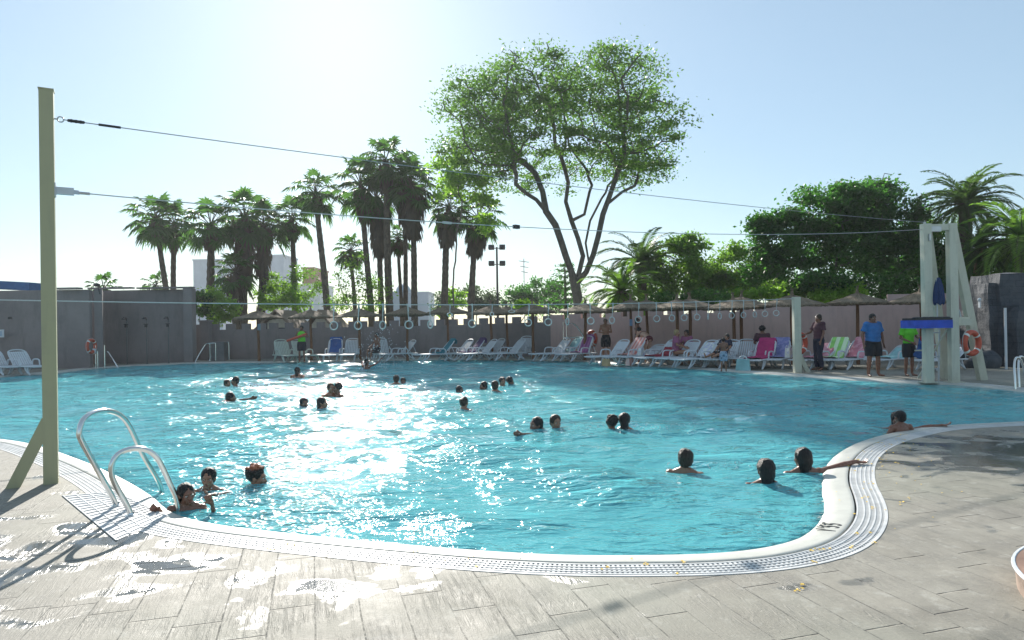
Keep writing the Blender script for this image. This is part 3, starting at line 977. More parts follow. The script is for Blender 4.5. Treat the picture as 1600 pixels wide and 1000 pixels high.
# middle post with brace
mp = G(1246, 582)
mpo = thing('ring_cable_post', 'short cream post with a low brace on the far pool edge', 'post', (mp.x, mp.y, 0))
mz = P(1246, 464, mp.y).z
MB().box((0, 0, mz / 2), (.20, .17, mz)).build('shaft', M['tower'], mpo, smooth=False)
mb = MB(); mb.beam((.05, .03, .55), (.36, .12, -.02), .13, .13, up=(0, 1, 0)); mb.build('brace', M['tower'], mpo, smooth=False)
MB().box((-.12, 0, mz - .05), (.10, .04, .03)).build('cable_bracket', M['dull'], mpo, smooth=False)

def sagline(a, b, sag, n=40):
    return [a.lerp(b, i / n) - Vector((0, 0, 4 * sag * (i / n) * (1 - i / n))) for i in range(n + 1)]
def world_of(root, v):
    return Matrix.Rotation(root.rotation_euler.z, 3, 'Z') @ Vector(v) + Vector(root.location)
c1a = world_of(post, l1 + Vector((.088, 0, 0))); c1b = Vector((TX0 - .02, TD, TH + .04))
cab = thing('upper_cable', 'thin upper steel cable from the olive post to the tower top', 'cable', c1a)
pts = [p - c1a for p in sagline(c1a, c1b, .10)]
MB().tube(pts, .0055, 6).build('wire', M['cable'], cab)
mb = MB(); seg = (c1b - c1a)
def on(t_, pts=pts):
    i = t_ * 40; k = min(39, int(i)); return pts[k].lerp(pts[k + 1], i - k)
for k in range(7): mb.ell(on(.0006 + .0012 * k + .002), (.022, .014, .017 + .003 * (k % 2)), 8, 6)
mb.build('cable_clamp', M['black'], cab)
MB().tube([on(.018), on(.03)], .014, 6).build('cable_sleeve', M['black'], cab)
c2a = world_of(post, l2 + Vector((.21, 0, -.012))); c2b = Vector((TX0 - .1, TD, TH - .13))
cab2 = thing('lower_cable', 'pale lower cable from the post bracket to the tower with a small black stop block', 'cable', c2a)
pts2 = [p - c2a for p in sagline(c2a, c2b, .26)]
MB().tube(pts2, .0065, 6).build('wire', M['rope'], cab2)
def find_t(pts, base, px):
    best = min(range(401), key=lambda i: abs(project(base + on(i / 400, pts))[0] - px)); return best / 400
def project(w):
    v = CM.transposed() @ (w - Vector((0, 0, CAM_H)))
    return (800 + F * v.x / -v.z, 500 - F * v.y / -v.z)
t_ = find_t(pts2, c2a, 808); MB().box(on(t_, pts2), (.10, .06, .055), (0, 0, R(45))).build('stop_block', M['black'], cab2, smooth=False)
t_ = find_t(pts2, c2a, 698); MB().box(on(t_, pts2), (.14, .03, .03), (0, 0, R(40))).build('cable_clamp', M['rope'], cab2, smooth=False)
MB().tube([on(0, pts2), on(.006, pts2)], .016, 8).build('cable_end', M['dull'], cab2)

# ring cable
RA = P(520, 466, 13.0); RB = Vector((mp.x - .15, mp.y, mz - .05))
dirv = (RA - RB)
RA2 = RB + dirv * 1.62; RA2.z = 2.16
rc = thing('ring_cable', 'white horizontal cable low over the pool that carries the swing rings', 'cable', RB)
sp_ = sagline(RB, RA2, .17, 60)
MB().tube([p - RB for p in sp_], .010, 6).build('wire', M['rope'], rc)
for v, s in ((P(172, 458, 11.6), .03), (P(268, 459, 12.1), .035)):
    pass
outp = thing('ring_cable_post', 'post out of frame that holds the far end of the ring cable', 'post', (RA2.x, RA2.y, 0))
MB().box((0, 0, 1.15), (.2, .17, 2.3)).build('shaft', M['tower'], outp, smooth=False)
ring_px = [520, 560, 599, 637, 672, 704, 738, 769, 800, 827, 857, 888, 921, 958, 998, 1025, 1048, 1067, 1087, 1107, 1125, 1144, 1161, 1178, 1195, 1214]
def cable_at(px):
    best = None
    for i in range(len(sp_) - 1):
        for k in range(12):
            q = sp_[i].lerp(sp_[i + 1], k / 12); d = abs(project(q)[0] - px)
            if best is None or d < best[0]: best = (d, q)
    return best[1]
rng = random.Random(4)
first_ring = None
ords = ['first', 'second', 'third', 'fourth', 'fifth', 'sixth', 'seventh', 'eighth', 'ninth', 'tenth', 'eleventh', 'twelfth', 'thirteenth', 'fourteenth', 'fifteenth', 'sixteenth',
        'seventeenth', 'eighteenth', 'nineteenth', 'twentieth', 'twenty-first', 'twenty-second', 'twenty-third', 'twenty-fourth', 'twenty-fifth', 'last']
DROP = {4: .30, 5: .17, 7: .17, 8: .12, 9: .30}
for i, px in enumerate(ring_px):
    q = cable_at(px)
    lab = 'pale swing ring hanging on a white strap, %s from the left along the cable' % ords[i]
    if i == 5: lab = 'short hung swing ring edge on, sixth from the left along the cable'
    dz = DROP.get(i, .33 + rng.uniform(-.02, .02))
    if first_ring is None:
        t = thing('swing_ring', lab, 'ring', q, 0, 'swing rings on the cable over the pool')
        m1 = MB(); m1.tube([(0, 0, 0.012), (0, 0, -.33)], .008, 6); m1.tube([(.012, 0, -.02), (.012, 0, -.14)], .008, 6); m1.box((0, 0, 0), (.03, .03, .04)); m1.build('strap', M['rope'], t)
        m2 = MB(); m2.torus((0, 0, -.33 - .078), .078, .012, 26, 8, (R(90), 0, 0)); m2.build('ring_hoop', M['rope'], t)
        first_ring = t
        t.scale = (1, 1, 1)
    else:
        t = dup(first_ring, q, 0, lab)
        t.scale = (1, 1, dz / .33) if dz < .28 else (1, 1, 1)
    t.rotation_euler = (rng.uniform(-.06, .06), rng.uniform(-.08, .08), rng.uniform(-1.3, 1.3) if i % 3 else rng.uniform(-.3, .3))

# ================================================================== LADDER RAILS
def smooth_path(pts, n=8):
    pts = [Vector(p) for p in pts]; out = []
    for i in range(len(pts) - 1):
        p0 = pts[max(0, i - 1)]; p1 = pts[i]; p2 = pts[i + 1]; p3 = pts[min(len(pts) - 1, i + 2)]
        for k in range(n):
            t = k / n
            out.append(.5 * ((2 * p1) + (-p0 + p2) * t + (2 * p0 - 5 * p1 + 4 * p2 - p3) * t * t + (-p0 + 3 * p1 - 3 * p2 + p3) * t ** 3))
    out.append(pts[-1]); return out

def rail_from_px(base_px, end_px, pix, name, label):
    """rail in a vertical plane through base and end (ground points); pix: traced points"""
    B = G(*base_px); E = G(*end_px, z=-.05)
    d = Vector((E.x - B.x, E.y - B.y, 0)); L = d.length; dn = d.normalized()
    n = Vector((-dn.y, dn.x, 0))
    t = thing(name, label, 'handrail', (B.x, B.y, 0))
    pts = []
    o = Vector((0, 0, CAM_H))
    for p in pix:
        r = ray(*p); s = (B - o).dot(n) / r.dot(n); w = o + r * s
        pts.append(w - B)
    pts = [Vector((0, 0, -.01))] + pts
    last = pts[-1]
    pts += [last + Vector((0, 0, -.25)) + dn * .03, last + Vector((0, 0, -1.2)) + dn * .04]
    sp = smooth_path(pts, 9)
    MB().tube(sp, .0225, 14).build('rail_tube', M['steel'], t)
    m = MB(); m.lathe([(.05, 0), (.052, .008), (.03, .016), (.026, .03)], 20); m.build('base_flange', M['steel'], t)
    return t, B, E
r2, B2, E2 = rail_from_px((205, 806), (278, 800), [(200, 793), (180, 757), (174, 738), (176, 722), (187, 708), (207, 701), (228, 703), (243, 713), (254, 731), (266, 757), (275, 777), (278, 793)], 'ladder_rail', 'shorter curved steel pool rail nearest the camera')
r1, B1, E1 = rail_from_px((182, 791), (252, 770), [(176, 777), (150, 730), (128, 690), (124, 676), (130, 656), (146, 645), (168, 642), (188, 649), (203, 668), (224, 712), (244, 745), (252, 765)], 'ladder_rail', 'taller curved steel pool rail behind the shorter one')
steps = thing('ladder_steps', 'underwater white ladder treads between the two near rails', 'ladder', (E1.x, E1.y, -.6))
m = MB()
for k in range(3): m.beam((0, 0, .25 - .3 * k), (E2.x - E1.x, E2.y - E1.y, .25 - .3 * k), .09, .03)
m.build('treads', M['white'], steps, smooth=False)

# far handrails (bent steel), simple shapes
def rail(name, label, loc, paths, r=.02, rot=0, mat='steel'):
    t = thing(name, label, 'handrail', loc, rot)
    for p in paths: MB().tube(smooth_path(p, 4), r, 8).build('rail_tube', M[mat], t)
    return t
q = GD(163, 28.6)
rail('stair_rail', 'sloping steel handrail beside the leftmost lifebuoy', q, [[(0, 0, 0), (0, 0, .95)], [(.1, 0, .66), (.2, -.05, .62), (.74, -.3, .0)]], .025)
q = G(305, 566)
for k, (dx, dy) in enumerate(((0, 0), (.25, .9))):
    rail('stair_rail', ['front bent steel handrail at the left end of the battlement wall', 'rear bent steel handrail at the left end of the battlement wall'][k], q + Vector((dx, dy, 0)),
         [[(0, -.1, -.3), (0.02, 0, .05), (.35, .2, .75), (.5, .22, .86), (.85, .25, .88)], [(.60, .22, .86), (.60, .25, 0)], [(.86, .25, .88), (.86, .25, 0)]], .024)
q = G(881, 562)
t = rail('stair_rail', 'tall bent steel handrail beside the lifebuoy in the middle', q,
     [[(0, 0, 0), (0, 0, 1.62)], [(.14, 0, 0), (.14, 0, 1.58)], [(.02, 0, 1.52), (.48, 0, 1.52), (.86, -.15, .98), (1.0, -.2, .9)], [(.02, 0, .95), (.95, -.2, .95)], [(.52, -.1, .95), (.52, -.1, -.05)], [(.82, -.2, .95), (.82, -.2, -.05)]], .022)
q = G(1583, 606)
t = thing('ladder_rail', 'arched steel ladder rails at the right edge of the far deck', 'handrail', q)
for dx, dy in ((0, 0), (.35, .35)):
    MB().tube(smooth_path([(dx - .12, dy - .25, -.6), (dx - .10, dy - .2, .1), (dx - .04, dy - .1, .5), (dx + .08, dy, .66), (dx + .22, dy + .05, .6), (dx + .34, dy + .1, .3), (dx + .36, dy + .1, 0)], 6), .024, 10).build('rail_tube', M['steel'], t)

# ================================================================== LIFEBUOYS
def buoy(label, loc, rotz, standh, scale=1.0, legs=True):
    t = thing('lifebuoy', label, 'lifebuoy', loc, rotz)
    m = MB(); m.torus((0, 0, 0), .27, .07, 36, 12, (R(90), 0, 0)); o = m.build('ring_body', M['buoy'], t)
    for a in (45, 135, 225, 315):
        m = MB(); m.torus((0, 0, 0), .27, .0735, 5, 12, Euler((R(90), 0, 0)).to_matrix(), (R(a - 6), R(a + 6))); m.build('band', M['buoyw'], o)
    m = MB()
    for k in range(24):
        a = 2 * math.pi * k / 24; a2 = 2 * math.pi * (k + 1) / 24
        rr_ = lambda a: .355 + .02 * math.cos(4 * a + math.pi)
        m.tube([(rr_(a) * math.cos(a), 0, rr_(a) * math.sin(a)), (rr_(a2) * math.cos(a2), 0, rr_(a2) * math.sin(a2))], .008, 5)
    m.build('rope', M['rope'], t)
    t.scale = (scale,) * 3
    return t
q = GD(146, 28.15); zb = P(144, 541, q.y).z
stn = thing('buoy_stand', 'thin steel stand with a cradle behind the far left lifebuoy', 'stand', q)
m = MB(); m.tube([(0.02, .1, 0), (.02, .1, .95)], .02, 8); m.tube([(.10, .1, 0), (.10, .1, .72)], .02, 8); m.box((.02, .06, .62), (.12, .05, .06)); m.build('stand_frame', M['steel'], stn)
buoy('red lifebuoy seen at an angle on a thin stand by the tall left wall', (q.x - .03, q.y - .12, zb), R(88), 0, .95)
m = MB(); m.box((0, 0, 0), (.10, .10, .2)); m.build('float_light', M['white'], stn, (.0, .04, .72))
q = G(925, 561); zb = P(924, 529, q.y - .2).z
stn = thing('buoy_stand', 'short white stand under the lifebuoy in the middle', 'stand', q)
m = MB(); m.tube([(0, .1, 0), (0, .1, zb)], .03, 8); m.tube([(.12, .1, 0), (.12, .1, zb - .2)], .02, 8); m.build('stand_frame', M['white'], stn)
buoy('red lifebuoy on a stand in the middle of the far deck', (q.x, q.y - .05, zb), R(-58), 0, 1.1)
q = GD(1249, 21.4); 
stn = thing('buoy_stand', 'grey stand behind the short cream post', 'stand', q)
m = MB(); m.tube([(0, .1, 0), (0, .1, .9)], .03, 8); m.build('stand_frame', M['dull'], stn)
buoy('red lifebuoy hanging behind the short cream post', (q.x, q.y - .05, P(1248, 536, 21.4).z), R(35), 0, 1.05)
lb = P(1519, 536, TD - .02)
buoy('red lifebuoy hung on the slanted leg of the cream tower', (lb.x, lb.y + .02, lb.z), R(22), 0, .95)

# ================================================================== SHOWERS, BOXES, SIGNS ON THE LEFT
first = None
for i, px in enumerate((198, 229, 263)):
    q = GD(px, 31.0)
    lab = ['dark shower pole at the left of three by the tall wall', 'middle dark shower pole by the tall wall', 'dark shower pole at the right of three by the tall wall'][i]
    if first is None:
        t = first = thing('shower_pole', lab, 'shower', q, 0, 'shower poles by the tall wall')
        MB().tube([(0, 0, 0), (0, 0, 2.05)], .024, 8).build('pole', simple('shower_dark', (.10, .105, .11), .5), t)
        m = MB(); m.tube([(0, 0, 2.0), (.02, -.10, 2.12), (.02, -.28, 2.12)], .025, 8); m.lathe([(.02, 0), (.09, -.05), (.085, -.07), (0, -.07)], 14, (.02, -.28, 2.12)); m.build('shower_head', M['black'], t.children[0])
        m = MB(); m.box((.0, -.06, 1.75), (.10, .07, .14)); m.tube([(-.1, -.06, 1.82), (.1, -.06, 1.82)], .02, 6); m.build('valve', M['black'], t)
    else: dup(first, q, 0, lab)
q = GD(1571, 20.2)
t = thing('shower_pole', 'pale shower pole in front of the dark rock', 'shower', q)
MB().tube([(0, 0, 0), (0, 0, P(1571, 481, 20.2).z)], .035, 8).build('pole', M['white'], t)
q = P(1563, 471, 20.2)
t = thing('rock_lamp', 'small white lamp fitting on the dark rock face', 'lamp', (q.x, 21.1, q.z))
m = MB(); m.ell((0, 0, .08), (.05, .06, .06), 10, 8); m.box((.02, .03, -.05), (.03, .08, .22)); m.build('lamp_body', M['white'], t)
q = GD(343, 33.0)
t = thing('storage_box', 'dark grey equipment box at the foot of the battlement wall', 'box', q)
m = MB(); m.box((0, 0, .43), (.62, .5, .86)); m.build('box_body', M['channel'], t, smooth=False); m = MB(); m.box((0, 0, .885), (.66, .54, .05)); m.build('lid', M['channel'], t, smooth=False)
q = P(3, 521, 27.6)
t = thing('wall_sign', 'small white framed notice on the tall wall at the left edge', 'sign', (q.x - .05, 27.55, q.z))
MB().box((0, 0, 0), (.34, .03, .32)).build('frame', M['white'], t, smooth=False)
MB().box((0, -.018, 0), (.22, .01, .20)).build('panel', simple('sign_blue', (.35, .45, .55), .6), t, smooth=False)
q = P(17, 497, 27.6)
t = thing('wall_box', 'small dark box fixed high on the tall left wall', 'box', (q.x, 27.55, q.z))
MB().box((0, 0, 0), (.12, .08, .09)).build('box_body', M['black'], t, smooth=False)
q = P(128, 443, 27.9)
t = thing('wall_lamp', 'dark oval lamp on a short arm above the tall left wall', 'lamp', (q.x, 28.9, q.z))
m = MB(); m.ell((0, 0, 0), (.15, .10, .08), 12, 8); m.build('lamp_head', M['black'], t)
m = MB(); m.tube([(.05, 0, -.04), (.12, .02, -.4)], .02, 6); m.build('lamp_arm', M['black'], t)

# ================================================================== THATCHED PARASOLS
def make_canopy(seed, tuft=True):
    rg = random.Random(seed); n = 56
    rim = [1.0 + rg.uniform(-.05, .05) for _ in range(n)]
    prof = [(.03, .40), (.22, .33), (.45, .22), (.70, .115), (.90, .035), (1.0, -.015)]
    vs = []; fs = []
    for (r, z) in prof:
        for k in range(n):
            a = 2 * math.pi * k / n
            rr_ = r * (1 + (rim[k] - 1) * r) ; w = mnoise.noise(Vector((math.cos(a) * 3, math.sin(a) * 3, r * 5 + seed))) * .035
            vs.append((rr_ * math.cos(a), rr_ * math.sin(a), z + w + rg.uniform(-.008, .008)))
    m = len(prof)
    for k in range(n):                      # underside
        a = 2 * math.pi * k / n; vs.append((.97 * rim[k] * math.cos(a), .97 * rim[k] * math.sin(a), -.085 + rg.uniform(-.03, .02)))
    for k in range(n):
        a = 2 * math.pi * k / n; vs.append((.25 * math.cos(a), .25 * math.sin(a), .20))
    for i in range(m + 1):
        for k in range(n):
            k2 = (k + 1) % n; fs.append((i * n + k, (i + 1) * n + k, (i + 1) * n + k2, i * n + k2))
    mb = MB(); mb.add(vs, fs)
    # straw ends round the rim and stray straws on top
    for k in range(260):
        a = rg.uniform(0, 6.283); r0 = rg.uniform(.86, 1.0); L = rg.uniform(.08, .18)
        p0 = Vector((r0 * math.cos(a), r0 * math.sin(a), .04 - (r0 - .86) * .3)); d = Vector((math.cos(a), math.sin(a), rg.uniform(-1.1, -.4))).normalized() * L
        s = Vector((-math.sin(a), math.cos(a), 0)) * rg.uniform(.006, .016)
        mb.add([p0 - s, p0 + s, p0 + d + s * .3, p0 + d - s * .3], [(0, 1, 2, 3)])
    for k in range(240):
        a = rg.uniform(0, 6.283); r0 = rg.uniform(.1, .85); z0 = .40 * (1 - r0) ** 1.15 + .02
        p0 = Vector((r0 * math.cos(a), r0 * math.sin(a), z0)); d = Vector((math.cos(a + rg.uniform(-.3, .3)), math.sin(a), -.32)) * rg.uniform(.08, .2)
        s = Vector((-math.sin(a), math.cos(a), 0)) * rg.uniform(.005, .012)
        mb.add([p0 - s, p0 + s, p0 + d + s * .4 + Vector((0, 0, .012)), p0 + d - s * .4 + Vector((0, 0, .012))], [(0, 1, 2, 3)])
    return mb
def make_parasol(seed, lab, loc):
    t = thing('thatched_parasol', lab, 'parasol', loc, 0, 'thatched parasols along the wall')
    o = make_canopy(seed).build('thatch_canopy', M['thatch'], t, (0, 0, 2.07), smooth=False); t.children[-1].scale = (1, 1, .82)
    m = MB(); m.tube([(0, 0, -.05), (.012, 0, .8), (-.01, .01, 1.6), (0, 0, 2.32)], [.062, .056, .055, .05], 10); m.build('pole', M['pole'], t)
    m = MB()
    for k in range(8):
        a = k * math.pi / 4; m.tube([(0, 0, 2.30), (.9 * math.cos(a), .9 * math.sin(a), 2.03)], .016, 5)
    m.build('spokes', M['pole'], t)
    m = MB(); rg = random.Random(seed)
    m.lathe([(.07, 0), (.045, .10), (.03, .16)], 10)
    for k in range(14):
        a = rg.uniform(0, 6.28); m.tube([(0, 0, .05), (.02 * math.cos(a), .02 * math.sin(a), .16), (.07 * math.cos(a) + .02, .07 * math.sin(a), .27 + rg.uniform(-.03, .05))], [.012, .01, .004], 4)
    m.build('top_knot', M['thatch'], t, (0, 0, 2.37))
    return t
protos = []
UMB = [  # px, D, scale, label
    (404, 31.8, 1.10, 'leftmost thatched parasol, its pole beside the leftmost chair'),
    (486, 31.8, 1.05, 'dark thatched parasol right behind the lifeguard in the lime vest'),
    (562, 31.4, 1.10, 'thatched parasol whose pole stands just right of the pair of upright chairs'),
    (636, 30.6, 1.02, 'dark thatched parasol directly behind the fourth swing ring'),
    (700, 30.6, .95, 'dark thatched parasol over the lounger with the teal towel'),
    (768, 30.6, 1.08, 'thatched parasol over the pair of white loungers right of the purple towel'),
    (793, 31.2, 1.0, 'thatched parasol half hidden between two others near the empty white loungers'),
    (833, 29.8, 1.08, 'large dark thatched parasol left of the tall bent handrail'),
    (913, 28.4, 1.12, 'thatched parasol with a sunlit left slope above the middle lifebuoy'),
    (986, 27.2, .98, 'pointed sunlit thatched parasol with a blue notice on its pole'),
    (1013, 27.9, 1.05, 'thatched parasol just behind the pointed sunlit one'),
    (1059, 25.6, 1.12, 'blue grey thatched parasol beside the seated person with pale hair'),
    (1079, 26.4, 1.12, 'thatched parasol behind and right of the blue grey one'),
    (1147, 25.0, 1.10, 'left of the two parasols whose poles cross behind the wading child'),
    (1157, 25.4, 1.10, 'right of the two parasols whose poles cross behind the wading child'),
    (1237, 23.6, 1.12, 'grey thatched parasol directly behind the short cream post'),
    (1340, 23.2, 1.00, 'tan thatched parasol with a bent top knot left of the man in blue'),
    (1440, 22.4, 1.02, 'tan thatched parasol behind the cream tower'),
]
for i, (px, D, s, lab) in enumerate(UMB):
    loc = GD(px, D)
    if i < 3: t = make_parasol(i + 1, lab, loc); protos.append(t)
    else: t = dup(protos[i % 3], loc, i * 1.3, lab)
    t.rotation_euler = (rng.uniform(-.02, .02), rng.uniform(-.025, .025), i * 1.3)
    t.scale = (s, s, 1 + rng.uniform(-.02, .03))
ns = P(986, 504, 27.05)
t = thing('pole_notice', 'small blue notice fixed to the pole of the pointed parasol', 'sign', (ns.x, 27.05, ns.z)); MB().box((0, 0, 0), (.12, .02, .26)).build('notice_board', simple('notice_blue', (.16, .26, .42), .6), t, smooth=False)
ns = P(405, 511, 31.7)
t = thing('pole_notice', 'small pale blue notice on the pole of the leftmost parasol', 'sign', (ns.x, 31.68, ns.z)); MB().box((0, 0, 0), (.14, .02, .30)).build('notice_board', simple('notice_pale', (.26, .36, .44), .6), t, smooth=False)

# ================================================================== SUN LOUNGERS
def curve_leg(mb, x, y0, y1, ztop):
    mb.tube(smooth_path([(x, y0, ztop), (x, y0 + (y1 - y0) * .35, .16), (x, y1, .02)], 5), [.028] * 11, 8)
def make_lounger(name, label, matkey, back=48, loc=(0, 0, 0), rotz=0):
    m0 = M[matkey]
    t = thing(name, label, 'sun lounger', loc, rotz, 'sun loungers along the far deck', .94)
    W, zs = .33, .33
    a = R(back); L = .78; hy, hz = .28, zs + .01
    m = MB()
    m.tube(smooth_path([(-W, hy, zs), (-W, -.9, zs), (-W + .06, -1.02, zs - .01), (W - .06, -1.02, zs - .01), (W, -.9, zs), (W, hy, zs)], 6), .024, 8)
    m.tube([(-W, hy, zs), (W, hy, zs)], .02, 8)
    m.tube([(-W, hy, zs), (-W, .85, zs - .01)], .024, 8); m.tube([(W, hy, zs), (W, .85, zs - .01)], .024, 8); m.tube([(-W, .85, zs - .01), (W, .85, zs - .01)], .024, 8)
    m.build('frame', m0, t)
    m = MB()
    for k in range(8):
        x = -W + .045 + k * (2 * W - .09) / 7
        m.box((x, -.36, zs + .012), (.058, 1.26, .018))
    for y in (-.95, -.35, .2): m.box((0, y, zs - .004), (2 * W - .04, .05, .016))
    m.build('seat', m0, t, smooth=False)
    m = MB(); ca, sa = math.cos(a), math.sin(a)
    for k in range(8):
        x = -W + .06 + k * (2 * W - .12) / 7
        m.beam((x, hy + .03 * ca, hz + .03 * sa), (x, hy + (L - .05) * ca, hz + (L - .05) * sa), .056, .018)
    for s in (.06, .42, .70): m.beam((-W + .03, hy + s * ca + .012 * sa, hz + s * sa - .012 * ca), (W - .03, hy + s * ca + .012 * sa, hz + s * sa - .012 * ca), .05, .016)
    p = lambda x, s: (x, hy + s * ca, hz + s * sa)
    m.tube(smooth_path([p(-W, 0), p(-W, .6), p(-W + .08, L), p(0, L + .05), p(W - .08, L), p(W, .6), p(W, 0)], 6), .024, 8)
    bk_ = m.build('backrest', m0, t, smooth=False)
    for x in (-W + .02, W - .02): MB().tube([(x, hy + .5 * ca, hz + .5 * sa), (x, .80, zs)], .013, 6).build('back_prop', m0, bk_)
    for x in (-W - .015, W + .015):
        m = MB(); m.tube(smooth_path([(x, .34, zs - .02), (x, .30, zs + .20), (x, .12, zs + .25), (x, -.14, zs + .22), (x, -.20, zs)], 6), [.026] * 25, 8, squash=1.0); m.build('armrest', m0, t)
    for x in (-W + .01, W - .01):
        for (y0, y1) in ((-.62, -.82), (.52, .72)):
            m = MB(); curve_leg(m, x, y0, y1, zs); curve_leg(m, x, y0 + (.18 if y0 < 0 else -.18), y1, zs); m.build('leg', m0, t)
    return t
LP = {}
def put_lounger(px, D, deg, label, matkey='white', back=48):
    """deg: where the foot end points; 0 = at the camera, + = towards the right of the picture"""
    key = (matkey, back); loc = GD(px, D)
    if key not in LP:
        LP[key] = make_lounger('sun_lounger', label, matkey, back, loc, R(deg)); return LP[key]
    return dup(LP[key], loc, R(deg), label)

def make_towel(name, label, mat, loc, deg, back=48, y_from=-.3, top=.80, width=.56, seed=0, drop=.22, group=None, shift=0.0):
    """cloth lying on seat and backrest, ends hanging over the back"""
    a = R(back); ca, sa = math.cos(a), math.sin(a); hy, hz, zs = .28, .35, .375
    prof = []
    y = y_from
    if y < hy:
        n = max(2, int((hy - y) / .08))
        for i in range(n): prof.append((y + (hy - y) * i / n, zs - .005, 0, 1))
    n = 10
    for i in range(n + 1):
        s = top * i / n; prof.append((hy + s * ca, hz + s * sa + .02, -sa * .02, ca))
    if top >= .78:
        ty, tz = hy + top * ca + .05, hz + top * sa + .01
        for i in range(1, 5): prof.append((ty + .015 * math.sin(i), tz - drop * i / 4, 0, 0))
    nx = 14; vs = []; fs = []; rg = random.Random(seed)
    for j, (y, z, ny, nz) in enumerate(prof):
        for i in range(nx + 1):
            u = i / nx - .5
            w = mnoise.noise(Vector((u * 5 + seed * 3, y * 4, z * 4 + seed))) * .028
            wx = mnoise.noise(Vector((seed + 5, y * 3, z * 2))) * .05
            e = -.04 * max(0, abs(u) - .44) / .06
            vs.append((shift + u * width + wx, y - (w * .5 if nz < .9 else 0) , z + .012 + abs(w) + e))
    b = len(vs)
    vs += [(x, y + .006, z - .012) for x, y, z in vs]
    m = len(prof); q = nx + 1
    for j in range(m - 1):
        for i in range(nx):
            f = (j * q + i, j * q + i + 1, (j + 1) * q + i + 1, (j + 1) * q + i)
            fs.append(f); fs.append(tuple(k + b for k in reversed(f)))
    for j in range(m - 1):
        for i, sgn in ((0, 1), (nx, -1)):
            f = (j * q + i, (j + 1) * q + i, (j + 1) * q + i + b, j * q + i + b); fs.append(f if sgn > 0 else tuple(reversed(f)))
    for i in range(nx):
        fs.append((i, i + b, i + 1 + b, i + 1)); e = (m - 1) * q; fs.append((e + i, e + i + 1, e + i + 1 + b, e + i + b))
    mbb = MB(); mbb.add(vs, fs)
    o = mbb.build(name, mat, None, loc, rotz=R(deg))
    tag(o, label, 'towel', group); return o
C_ = lambda n, c, c2=None, s=0: M_cloth(n, c, c2, s)
TW = dict(teal=C_('towel_teal', (.04, .20, .25)), purple=C_('towel_purple', (.09, .05, .16)), mag=C_('towel_magenta', (.42, .03, .14)), lilac=C_('towel_lilac', (.22, .23, .48), (.30, .30, .55)),
          pink=C_('towel_pink', (.62, .22, .28), (.7, .34, .4)), green=C_('towel_green', (.35, .72, .18), (.75, .9, .6), 4), violet=C_('towel_violet', (.24, .08, .22), (.36, .14, .28), 5),
          aqua=C_('towel_aqua', (.30, .55, .58)), coral=C_('towel_coral', (.70, .25, .22), (.8, .55, .5), 6), blue=C_('towel_blue', (.03, .10, .32)), dark=C_('towel_dark', (.04, .045, .06)), red=C_('towel_red', (.30, .03, .05)),
          white=C_('towel_white', (.7, .7, .68), (.5, .5, .62)))
LL = [ # px, D, deg, label, mat, back
    (2, 24.9, 62, 'white slatted sun lounger cut by the left edge of the picture', 'white', 48),
    (42, 24.9, 62, 'white slatted sun lounger between the left edge and the olive post', 'white', 48),
    (445, 31.0, 38, 'faded greenish reclining chair at the left of the far row', 'whiteold', 62),
    (475, 31.0, 50, 'faded greenish lounger behind the lifeguard in the lime vest', 'whiteold', 62),
    (520, 31.0, 2, 'white chair with a blue towel on its back, facing the pool', 'white', 62),
    (547, 31.0, 2, 'white upright lounger facing the pool next to the blue towelled chair', 'white', 62),
    (598, 31.0, 25, 'white lounger just right of the dark seated person', 'white', 62),
    (622, 30.6, -55, 'single white lounger by the parasol behind the fourth swing ring', 'white', 48),
    (681, 29.6, -62, 'white lounger carrying the teal towel', 'white', 48),
    (712, 30.2, -55, 'white lounger whose back stands behind the purple towel', 'white', 48),
    (729, 30.2, -60, 'white lounger carrying the purple towel', 'white', 48),
    (748, 29.6, -62, 'white lounger just right of the purple towel', 'white', 48),
    (762, 30.4, -55, 'white lounger with its back half behind a neighbour near the dark pole', 'white', 48),
    (792, 29.4, -62, 'empty white lounger with its foot towards the pool near the two dark poles', 'white', 48),
    (813, 30.0, -30, 'white lounger with the steepest back, right of the two dark poles', 'white', 62),
    (862, 28.6, -62, 'empty white lounger left of the tall bent handrail', 'white', 48),
    (880, 28.6, -62, 'white lounger with an aqua towel behind the tall bent handrail', 'white', 48),
    (903, 28.0, -50, 'white lounger under the violet striped towel behind the handrail', 'white', 62),
    (952, 25.6, -58, 'white lounger in front of the man in dark trunks', 'white', 48),
    (977, 25.4, -55, 'white lounger with the coral towel', 'white', 48),
    (1003, 25.2, -60, 'white lounger heaped with bags by the bending woman', 'white', 30),
    (1030, 24.4, -58, 'white lounger with the dark red cushion towel right of the bending woman', 'white', 48),
    (1062, 23.8, -55, 'white lounger under the seated person with pale hair', 'white', 48),
    (1089, 23.0, -58, 'white lounger with a bright white towel right of the pale haired person', 'white', 48),
    (1109, 23.4, -52, 'white lounger left of the wading child', 'white', 48),
    (1127, 23.0, -45, 'white lounger behind the wading child', 'white', 48),
    (1160, 23.4, -30, 'white lounger with a rounded back right of the crossing poles', 'white', 48),
    (1187, 22.2, -38, 'white lounger carrying the magenta towel', 'white', 48),
    (1213, 22.4, -32, 'white lounger carrying the lilac towel', 'white', 48),
    (1272, 21.8, -55, 'white lounger with a pink towel behind the man in maroon', 'white', 30),
    (1297, 21.6, -48, 'white lounger carrying the lime green towel', 'white', 48),
    (1328, 21.4, -55, 'white lounger carrying the pink towel next to the tan parasol pole', 'white', 48),
    (1392, 21.2, -60, 'white lounger behind the man in the blue shirt', 'white', 30),
    (1470, 20.4, -62, 'white lounger seen through the legs of the cream tower', 'white', 30),
]
for (px, D, deg, lab, mk, bk) in LL: put_lounger(px, D, deg, lab, mk, bk)
